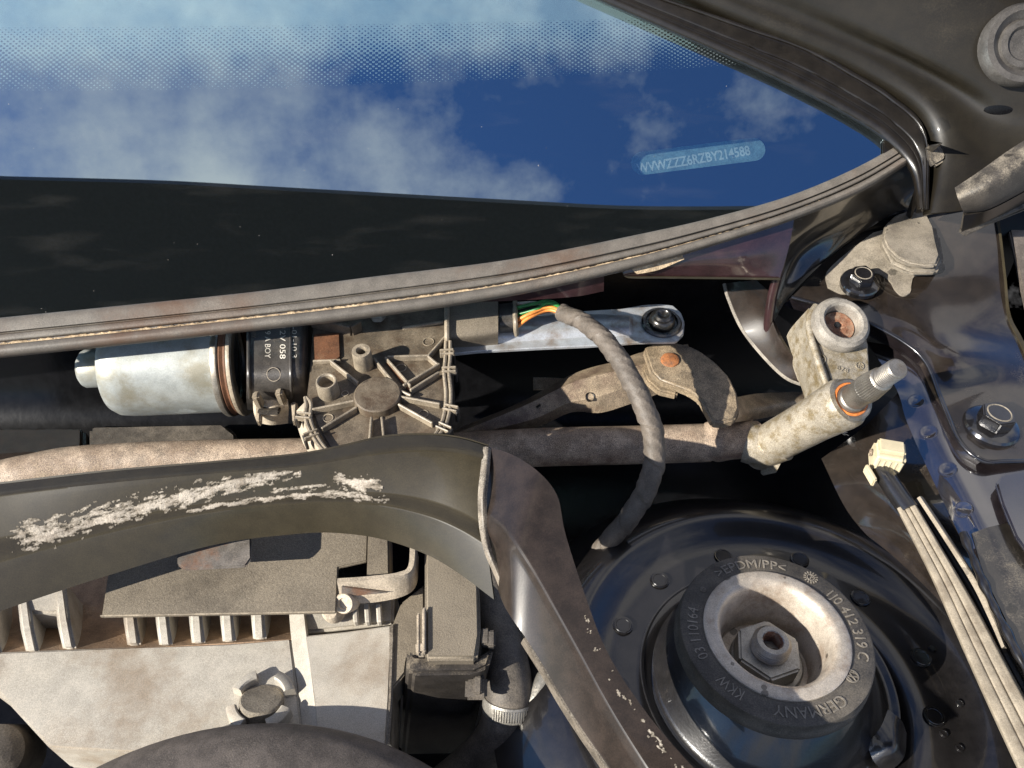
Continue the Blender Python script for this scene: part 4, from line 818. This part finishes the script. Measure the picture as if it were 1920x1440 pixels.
# ================================================================== aluminium control unit
cu = thing('control_unit', 'pale dusty aluminium control unit with cooling fins', 'control unit', P(350, 1300, -0.06))
obj('left_lid', slab([(-90, 1228), (0, 1222), (250, 1212), (430, 1206), (545, 1196), (572, 1405), (560, 1430), (92, 1402), (0, 1302), (-90, 1235)], .03, z=-.056, bevel=.0012), 'alu', cu)
obj('step', loft([[(540, 1120, -.060), (546, 1196, -.0562), (560, 1300, -.0562), (574, 1430, -.0562)], [(556, 1119, -.0562), (562, 1193, -.0538), (576, 1300, -.0538), (591, 1430, -.0538)], [(566, 1118, -.055), (574, 1190, -.0518), (588, 1300, -.0518), (604, 1430, -.0518)]], 24, 9, thick=.002), 'alu', cu)
obj('right_lid', slab([(570, 1192), (648, 1184), (735, 1172), (730, 1300), (722, 1430), (600, 1430), (586, 1300)], .035, z=-.0515, bevel=.0008), 'alu', cu)
obj('upper_block', slab([(560, 1100), (640, 1096), (740, 1090), (738, 1168), (572, 1186)], .035, z=-.0555, bevel=.0015), 'alu', cu)
obj('rim', slab([(730, 1170), (740, 1168), (736, 1300), (727, 1430), (721, 1430), (729, 1300)], .04, z=-.0505, bevel=.0008), 'bead', cu)
obj('fin_bed', loft([[(-90, 1060, -.082), (200, 1060, -.082), (560, 1060, -.082)], [(-90, 1150, -.080), (200, 1140, -.080), (560, 1130, -.080)], [(-90, 1195, -.070), (200, 1185, -.070), (560, 1172, -.070)], [(-90, 1230, -.0565), (200, 1218, -.0565), (560, 1198, -.0565)]], 30, 24, thick=.002), 'alu_brown', cu)
for xt, xb, yb in ((-30, -8, 1230), (38, 62, 1224), (108, 131, 1217), (236, 252, 1210), (297, 312, 1212), (361, 373, 1208), (419, 431, 1205), (478, 488, 1199)):
    A = P(xt, 1085, -.054); Bv = P((xt+xb)/2, yb-46, -.0520); Cc = P(xb-2, yb+2, -.0570); D = Vector((Cc.x, Cc.y, -.085)); E2 = Vector((A.x, A.y, -.085))
    w = .0072; m_ = slab([A-Vector((w/2, 0, 0)), Bv-Vector((w/2, 0, 0)), Cc-Vector((w/2, 0, 0)), D-Vector((w/2, 0, 0)), E2-Vector((w/2, 0, 0))], w, dirv=Vector((1, 0, 0)), bevel=.0018, seg=3, sharp=50)
    obj('fin', m_, 'alu', cu)
obj('cross_web', slab([(35, 1105), (120, 1098), (118, 1146), (95, 1150), (62, 1148), (40, 1152)], .02, z=-.0545, bevel=.0015), 'alu', cu)
for x in (668, 690, 712): obj('fin', bar((x, 1140, -.056), (x+2, 1175, -.056), .0030, .006, .0008), 'alu', cu)
# slotted plug on the lid
so = P(490, 1316, -.0525)
sp2 = thing('slotted_plug', 'round grey plug held by four pale prongs on the control unit', 'plug', so)
obj('button', lathe([(0, .0022), (.0098, .002), (.0108, .0010), (.0110, -.004)], so, Vector((.1, .50, 1)), 40), 'bung', sp2)
for t_ in (.75, 2.35, 3.85, 5.55):
    m_ = lathe([(.0116, -.005), (.0116, .0036), (.0124, .0044), (.0158, .0040), (.0168, .0030), (.0172, -.005), (.0116, -.005)], so+Vector((0, 0, -.0004)), Vector((.02, .12, 1)), 10, a0=t_-.42, a1=t_+.42, sharp=40)
    bm = bmesh.new(); bm.from_mesh(m_); bmesh.ops.remove_doubles(bm, verts=bm.verts, dist=1e-6); bmesh.ops.holes_fill(bm, edges=[e for e in bm.edges if e.is_boundary]); obj('prong', from_bm(bm, 40), 'alu', sp2)
# plastic plate over the fins
ppl = thing('plastic_shield', 'flat dusty black plastic shield over the cooling fins', 'shield', P(420, 1090, -0.038))
obj('plate', slab([(205, 1060), (300, 1000), (690, 985), (688, 1052), (634, 1064), (630, 1148), (400, 1152), (190, 1156)], .0022, z=-.036, bevel=.0006), 'plastic_sand', ppl)
obj('front_edge', bar((190, 1157, -.0378), (630, 1149, -.0378), .0008, .0019, .0002), 'gear_edge', ppl)
tag(obj('hanging_tab', slab([(331, 1000, -.016), (470, 985, -.015), (471, 1046, -.016), (460, 1062, -.017), (345, 1068, -.018), (332, 1058, -.018)], .002, bevel=.0008), 'tab'), 'small grey metal tab hanging below the arch edge', 'tab')
stp = thing('strap_bracket', 'tan plastic strap bracket with a gusset beside the shield', 'bracket', P(710, 1100, -0.04))
obj('strap', loft([[(632, 1092, -.028), (690, 1088, -.028), (748, 1080, -.028), (774, 1064, -.028), (779, 1010, -.028)], [(636, 1112, -.036), (694, 1108, -.036), (752, 1100, -.036), (778, 1082, -.036), (782, 1030, -.036)], [(640, 1132, -.043), (698, 1130, -.043), (756, 1118, -.043), (781, 1096, -.043), (785, 1045, -.043)]], 40, 10, thick=.0028), 'clip_sand', stp)
obj('gusset', slab([(640, 1098, -.030), (728, 1112, -.036), (640, 1120, -.037)], .002, dirv=Vector((0, .5, -.5)), bevel=.0005), 'tab', stp)
obj('column', slab([(690, 985), (729, 985), (731, 1090), (687, 1092)], .02, z=-.034, bevel=.001), 'plastic_sand', stp)
obj('pivot_boss', lathe([(0, .002), (.0026, .002), (.003, .003), (.0050, .003), (.0056, .002), (.0058, -.006)], P(648, 1130, -.040), Vector((-.2, -.6, .75)), 28), 'clip_sand', stp)
obj('base_lug', lathe([(0, .003), (.0035, .003), (.005, .0015), (.0065, -.004)], P(622, 1147, -.046), Vector((-.1, -.5, .85)), 24), 'clip_sand', stp)
# ================================================================== relay box
rb = thing('relay_box', 'dusty black relay box with stepped lid and clips', 'relay box', P(840, 1250, -0.05))
obj('lid', slab([(796, 1030), (893, 1020), (899, 1105), (901, 1190), (894, 1236), (796, 1236)], .02, z=-.030, bevel=.0018, seg=3), 'plastic_sand', rb)
obj('body', slab([(764, 1216), (780, 1228), (894, 1232), (928, 1212), (916, 1250), (890, 1262), (772, 1264), (762, 1256)], .11, z=-.036, bevel=.0018, dirv=Vector((-.13, -.02, -1)).normalized()), 'plastic', rb)
obj('side_panel', slab([(732, 1180), (752, 1130), (796, 1095), (797, 1232), (764, 1236), (760, 1262), (730, 1300)], .02, z=-.052, bevel=.001), 'plastic_sand', rb)
for x0, x1, y0, y1, z in ((781, 787, 1150, 1225, -.028), (791, 798, 1140, 1222, -.0275)): obj('clip', slab([(x0, y0), (x1, y0-3), (x1, y1), (x0, y1)], .004, z=z, bevel=.0006), 'clip_sand', rb)
obj('clip', slab([(778, 1203), (797, 1203), (797, 1224), (780, 1224)], .006, z=-.0285, bevel=.001), 'clip_sand', rb)
for x, y, z in ((910, 1196, -.036), (921, 1200, -.036), (896, 1286, -.045)): obj('latch', box(P(x, y, z), Vector((.0042, 0, 0)), Vector((0, .009, 0)), Vector((0, -.002, .008)), .0008), 'hose', rb)
obj('latch_loop', box(P(893, 1290, -.046), Vector((.011, 0, 0)), Vector((0, .012, 0)), Vector((0, -.002, .005)), .0014), 'hose', rb)
obj('foot_tab', box(P(724, 1404, -.05), Vector((.0055, 0, 0)), Vector((0, .003, 0)), Z*.004, .0006), 'connector', rb)
# ================================================================== hose with clamp
hs = thing('coolant_hose', 'grey dusty rubber hose bending down right of the relay box', 'hose', P(950, 1290, -0.06))
HP = [(895, 1000, -.035), (915, 1090, -.045), (935, 1180, -.055), (950, 1250, -.060), (955, 1300, -.064), (950, 1345, -.074), (925, 1395, -.088), (880, 1440, -.10), (820, 1490, -.11)]
obj('tube', tube(HP, lambda s: .0118+.0012*math.exp(-((s-.6)/.1)**2), 26, 90), 'hose', hs)
hc = cr(HP, 91); ci = 52; co_ = hc[ci]; cax = (hc[ci-3]-hc[ci+3]).normalized()
cl = thing('hose_clamp', 'slotted steel worm drive clamp round the hose', 'clamp', co_)
obj('band', lathe([(.0128, -.0042), (.0136, -.0042), (.0139, -.0036), (.0139, .0036), (.0136, .0042), (.0128, .0042)], co_, cax, 64), 'nut', cl)
u_, w_, a_ = frame(cax)
tocam = (CAM-co_).normalized(); base_t = math.atan2(tocam.dot(w_), tocam.dot(u_))
notch = None
for k in range(18):
    t_ = base_t-.55+k*.095; d = u_*math.cos(t_)+w_*math.sin(t_)
    if notch is None: notch = True
    obj('band_ridge', box(co_+d*.0140, d*.0009, a_.cross(d)*.0006, a_*.0058, 0), 'nut', cl)
sd_ = Vector((.93, .0, .25)); obj('screw_housing', lathe([(0, .010), (.0042, .010), (.0052, .0085), (.0052, -.006), (.004, -.007), (0, -.007)], co_+sd_*.0165+Vector((0, .003, .003)), Vector((.45, .75, .45)), 20), 'nut', cl)
# ================================================================== engine cover
eg = P(505, 1338, -.030); ec = eg-Vector((0, .155, 0))
tag(obj('engine_cover', lathe([(0, .012), (.08, .011), (.125, .008), (.143, .003), (.152, -.004), (.155, -.012), (.154, -.05), (.15, -.09)], ec, Z, 120), 'cover'), 'dark domed engine cover rising at the bottom edge', 'cover')
tag(obj('gearbox_block', loft([[(980, 1180, -.10), (1040, 1260, -.11), (1100, 1360, -.12), (1200, 1500, -.13)], [(990, 1260, -.10), (1010, 1330, -.095), (1040, 1420, -.10), (1080, 1540, -.1)], [(960, 1340, -.13), (960, 1400, -.13), (970, 1470, -.13), (1000, 1560, -.13)]], 24, 16, thick=.004), 'hose'), 'dim bluish engine casting beneath the arch edge', 'engine')
tag(obj('corner_casting', lathe([(0, .006), (.009, .005), (.014, .001), (.016, -.03)], P(-8, 1412, -.085), Vector((.2, -.3, 1)), 30), 'hose'), 'small dirty casting in the lower left corner', 'casting')
# ================================================================== strut tower
SO = P(1456, 1187, -.027); SA = Vector((.05, .11, 1)).normalized(); SU, SW, _ = frame(SA)
def SP(px, py, h=0): return PL(px, py, SO+SA*h, SA)
def sang(p): d = p-SO; return math.atan2(d.dot(SW), d.dot(SU))
RO = .0462
tw = thing('strut_tower', 'black painted strut tower dish ringed by round weld spots', 'strut tower', SO-SA*.04)
dish_o = SO + Vector((.010, -.010, 0))
prof = [(.058, -.055), (.063, -.042), (.068, -.0375), (.076, -.0365), (.086, -.0365), (.094, -.0350), (.101, -.0310), (.106, -.0275), (.110, -.0265), (.118, -.029), (.132, -.04), (.15, -.06)]
obj('dish', lathe(prof, dish_o, SA, 120, sharp=60), 'paint', tw)
def dish_spot(px, py, r=.0045):
    # meet the dish at the height of its ring
    o = SP(px, py, -.0345)
    dd = (o-dish_o); rad = (dd-SA*dd.dot(SA)).length
    h = np.interp(rad, [p[0] for p in prof], [p[1] for p in prof]); o = SP(px, py, float(h)+.0006)
    obj('weld_spot', lathe([(r*1.25, -.0008), (r*1.2, .0001), (r*1.05, .0000), (r, .0003), (r*.85, .0003), (r*.8, .0001), (0, .0001)], o, SA, 28), 'paint', tw)
for x, y in ((1357, 1042), (1237, 1087), (1168, 1172), (1500, 1048), (1614, 1120), (1728, 1232), (1752, 1342), (1150, 1290)): dish_spot(x, y)
for x, y in ((1749, 1215), (1800, 1318), (1770, 1375), (1800, 1402)): dish_spot(x, y, .0016)
mt = thing('strut_mount', 'dark rubber top strut mount with raised lettering and pale steel cup', 'strut mount', SO)
obj('rubber_body', lathe([(.0435, -.012), (.045, -.014), (.0475, -.018), (.0515, -.024), (.0555, -.031), (.0585, -.036), (.0605, -.0385), (.0640, -.0385), (.0655, -.0365), (.0668, -.0365), (.0672, -.039), (.065, -.046)], SO+Vector((.004, -.004, 0)), SA, 96, sharp=60), 'rubber_black', mt)
ring = obj('rubber_ring', lathe([(0.0355, -.001), (0.0362, .0002), (0.0368, 0), (0.0470, 0), (0.0479, -.0006), (0.0483, -.0018), (0.0485, -.0060), (0.0491, -.0068), (0.0493, -.0105), (0.0483, -.0118), (0.0455, -.0125)], SO, SA, 112), 'strut_rubber', mt)
obj('steel_cup', lathe([(0.0366, -.0012), (0.0364, .0010), (0.0353, .0016), (0.0326, .0014), (0.0313, .0017), (0.0301, .0014), (0.0287, .0002), (0.0274, -.0025), (0.0263, -.007), (0.0249, -.018), (0.0236, -.024), (0.0232, -.029), (0, -.029)], SO, SA, 96), 'cup', mt)
def arc_text(s, p0, p1, hgt, rmid, parent, m='emboss', ext=.0003):
    t_ = text(s, 1.0, .05); xs = [v.co.x for v in t_.vertices]; a0_, a1_ = min(xs), max(xs)
    s0, s1 = sang(SP(*p0)), sang(SP(*p1))
    while s1 > s0: s1 -= 2*math.pi
    if s0-s1 > math.pi*1.2: s1 += 2*math.pi
    def fn(c):
        th = s0+(c.x-a0_)/(a1_-a0_)*(s1-s0); r = rmid+(c.y/.72-.5)*hgt
        return SO+(SU*math.cos(th)+SW*math.sin(th))*r+SA*(c.z/.05*ext+.0001)
    obj('lettering', remap(t_, fn), m, parent)
arc_text('>EPDM/PP<', (1346, 1080), (1474, 1060), .0055, .0420, ring)
arc_text('1J0 412 319 C', (1560, 1108), (1612, 1236), .0055, .0420, ring)
arc_text('GERMANY', (1570, 1298), (1450, 1328), .0058, .0420, ring)
arc_text('KKW', (1392, 1306), (1342, 1275), .0058, .0420, ring)
arc_text('03 110164', (1308, 1240), (1300, 1140), .0055, .0420, ring)
def emblem(px, py, r, kind):
    o = SP(px, py, .0001); ms = []
    th = sang(o); rad = (SU*math.cos(th)+SW*math.sin(th)); tan = SA.cross(rad)*-1
    if kind == 'ring':
        ms.append(lathe([(r, -.0002), (r, .0004), (r*.84, .0004), (r*.84, -.0002)], o, SA, 32))
        def st(ax, ay, bx, by): 
            a = o+tan*(ax*r)+rad*(ay*r); b = o+tan*(bx*r)+rad*(by*r); ms.append(bar(a, b, r*.14, .0004, 0, SA))
        for sgn in (-1, 1):
            st(sgn*.40, .78, 0, .12); st(sgn*.78, .35, sgn*.40, -.66); st(sgn*.40, -.66, 0, .02)
    else:
        ms.append(lathe([(r*.55, -.0002), (r*.55, .0004), (r*.42, .0004), (r*.42, -.0002)], o, SA, 24))
        for k in range(14):
            t_ = 2*math.pi*k/14; d = SU*math.cos(t_)+SW*math.sin(t_); ms.append(bar(o+d*r*.66, o+d*r, r*.16, .0004, 0, SA))
        ms.append(bar(o-rad*r*.25, o+rad*r*.3, r*.14, .0004, 0, SA)); ms.append(bar(o+rad*r*.3, o+rad*r*.05+tan*r*.22, r*.12, .0004, 0, SA))
    obj('emblem', join(ms), 'emboss', ring)
emblem(1520, 1083, .0038, 'sun'); emblem(1597, 1268, .0034, 'ring'); emblem(1318, 1106, .0016, 'sun')
no_ = SO - SA*.029
st_ = thing('strut_nut', 'large grey hex nut on a hollow stud inside the steel cup', 'nut', no_)
obj('washer', lathe([(.0190, 0), (.0190, .0016), (.0182, .0022), (0, .0022)], no_+Vector((.002, .001, 0)), SA, 48), 'nut', st_)
obj('hex', hexprism(no_+SA*.002, SA, .0176, .0125, .0012, .35), 'nut', st_)
thd = [(.0098, .012)]
for k in range(4): thd += [(.0094, .0145+.0016*k), (.0098, .0151+.0016*k), (.0098, .0156+.0016*k), (.0094, .0160+.0016*k)]
thd += [(.0090, .0215), (.0080, .0226), (.0056, .0226), (.0050, .0222)]
stud = obj('stud', lathe(thd, no_, SA, 44, sharp=30), 'steel', st_)
obj('hex_socket', lathe([(.0056, .02255), (.0050, .0205), (.0050, .012), (0, .012)], no_, SA, 6, sharp=20), 'rust_dark', st_)
# torn boot tag at the lower right of the mount
obj('torn_flap', loft([[(1625, 1395, -.055), (1650, 1365, -.050), (1665, 1330, -.050)], [(1640, 1430, -.058), (1675, 1400, -.050), (1690, 1350, -.052)], [(1665, 1450, -.062), (1695, 1420, -.058), (1700, 1375, -.060)]], 14, 10, thick=.001), 'rubber_black', mt)
# ================================================================== white connector and cable strip
wc = thing('white_connector', 'small cream plastic connector block with a latch', 'connector', P(1662, 862, -0.025))
e1 = Vector((.97, -.22, 0)); e2 = Vector((.22, .97, 0)); co2 = P(1663, 858, -.022)
obj('body', box(co2, e1*.0172, e2*.0142, Z*.015, .0022, 3), 'connector', wc)
obj('top_cap', box(co2+Z*.0085+e2*.001, e1*.0150, e2*.010, Z*.003, .0012, 2), 'connector', wc)
for k in range(5):
    obj('grip_rib', box(co2-e2*.0072+e1*(-.0062+.0032*k)+Z*.001, e1*.0011, e2*.0008, Z*.0085, .0002, 1), 'connector', wc)
obj('latch', slab([(1622, 872), (1629, 868), (1647, 898), (1640, 903)], .006, z=-.022, bevel=.0008), 'connector', wc)
obj('eyelet', lathe([(.0022, 0), (.0022, .0006), (.0014, .0004), (.0014, -.001), (0, -.001)], co2-e1*.0094+Z*.002, -e1, 18), 'tube_dirt', wc)
obj('cable', tube([(1652, 880, -.027), (1668, 905, -.026), (1685, 930, -.026), (1705, 958, -.026)], .0056, 18, 24), 'rubber_black', wc)
cs = thing('cable_strip', 'long tan ribbed rubber strip sloping down the right side', 'strip', P(1790, 1130, -0.022))
KL = [(1682, 953), (1708, 1003), (1753, 1093), (1810, 1222), (1860, 1332), (1912, 1443), (1955, 1532)]
KR = [(1713, 938), (1752, 1004), (1800, 1085), (1840, 1155), (1900, 1268), (1965, 1385), (2030, 1500)]
def kz(t, h): return [(a[0]*(1-t)+b[0]*t, a[1]*(1-t)+b[1]*t, -.026+h) for a, b in zip(KL, KR)]
obj('main_band', loft([kz(-.05, -.004), kz(0, .001), kz(.12, .0022), kz(.30, .0026), kz(.34, .0019), kz(.38, .0030), kz(.58, .0036), kz(.62, .0028), kz(.66, .0042), kz(.84, .0050), kz(.97, .0046), kz(1.02, -.002)], 70, 60, thick=.001), 'strip', cs)
obj('side_band', loft([[(1719, 934, -.022), (1768, 1009, -.022), (1820, 1092, -.022), (1850, 1152, -.022), (1878, 1215, -.022)], [(1726, 930, -.0205), (1777, 1006, -.0205), (1832, 1090, -.0205), (1862, 1152, -.0205), (1884, 1212, -.021)], [(1731, 932, -.026), (1783, 1010, -.026), (1838, 1096, -.026), (1868, 1158, -.026), (1888, 1216, -.026)]], 40, 12, thick=.001), 'strip', cs)
obj('dark_core', tube([(1716, 940, -.028), (1762, 1010, -.028), (1815, 1095, -.028), (1850, 1160, -.028), (1905, 1265, -.028), (1990, 1420, -.028)], .0022, 8, 50), 'wire_black', cs)

# lint caught under the cast pivot
rl_ = random.Random(5); fb = []
for k in range(14):
    x, y = 1568+rl_.uniform(-14, 14), 806+rl_.uniform(-6, 6); an = rl_.uniform(0, 3.1); q = rl_.uniform(6, 16)
    fb.append(tube([(x-q*math.cos(an), y-q*.5*math.sin(an), -.03), (x+rl_.uniform(-4, 4), y+rl_.uniform(-4, 4), -.027), (x+q*math.cos(an), y+q*.5*math.sin(an), -.03)], .00016, 5, 8))
tag(obj('lint_tuft', join(fb), 'print_white'), 'tiny tuft of pale lint under the cast pivot', 'lint')
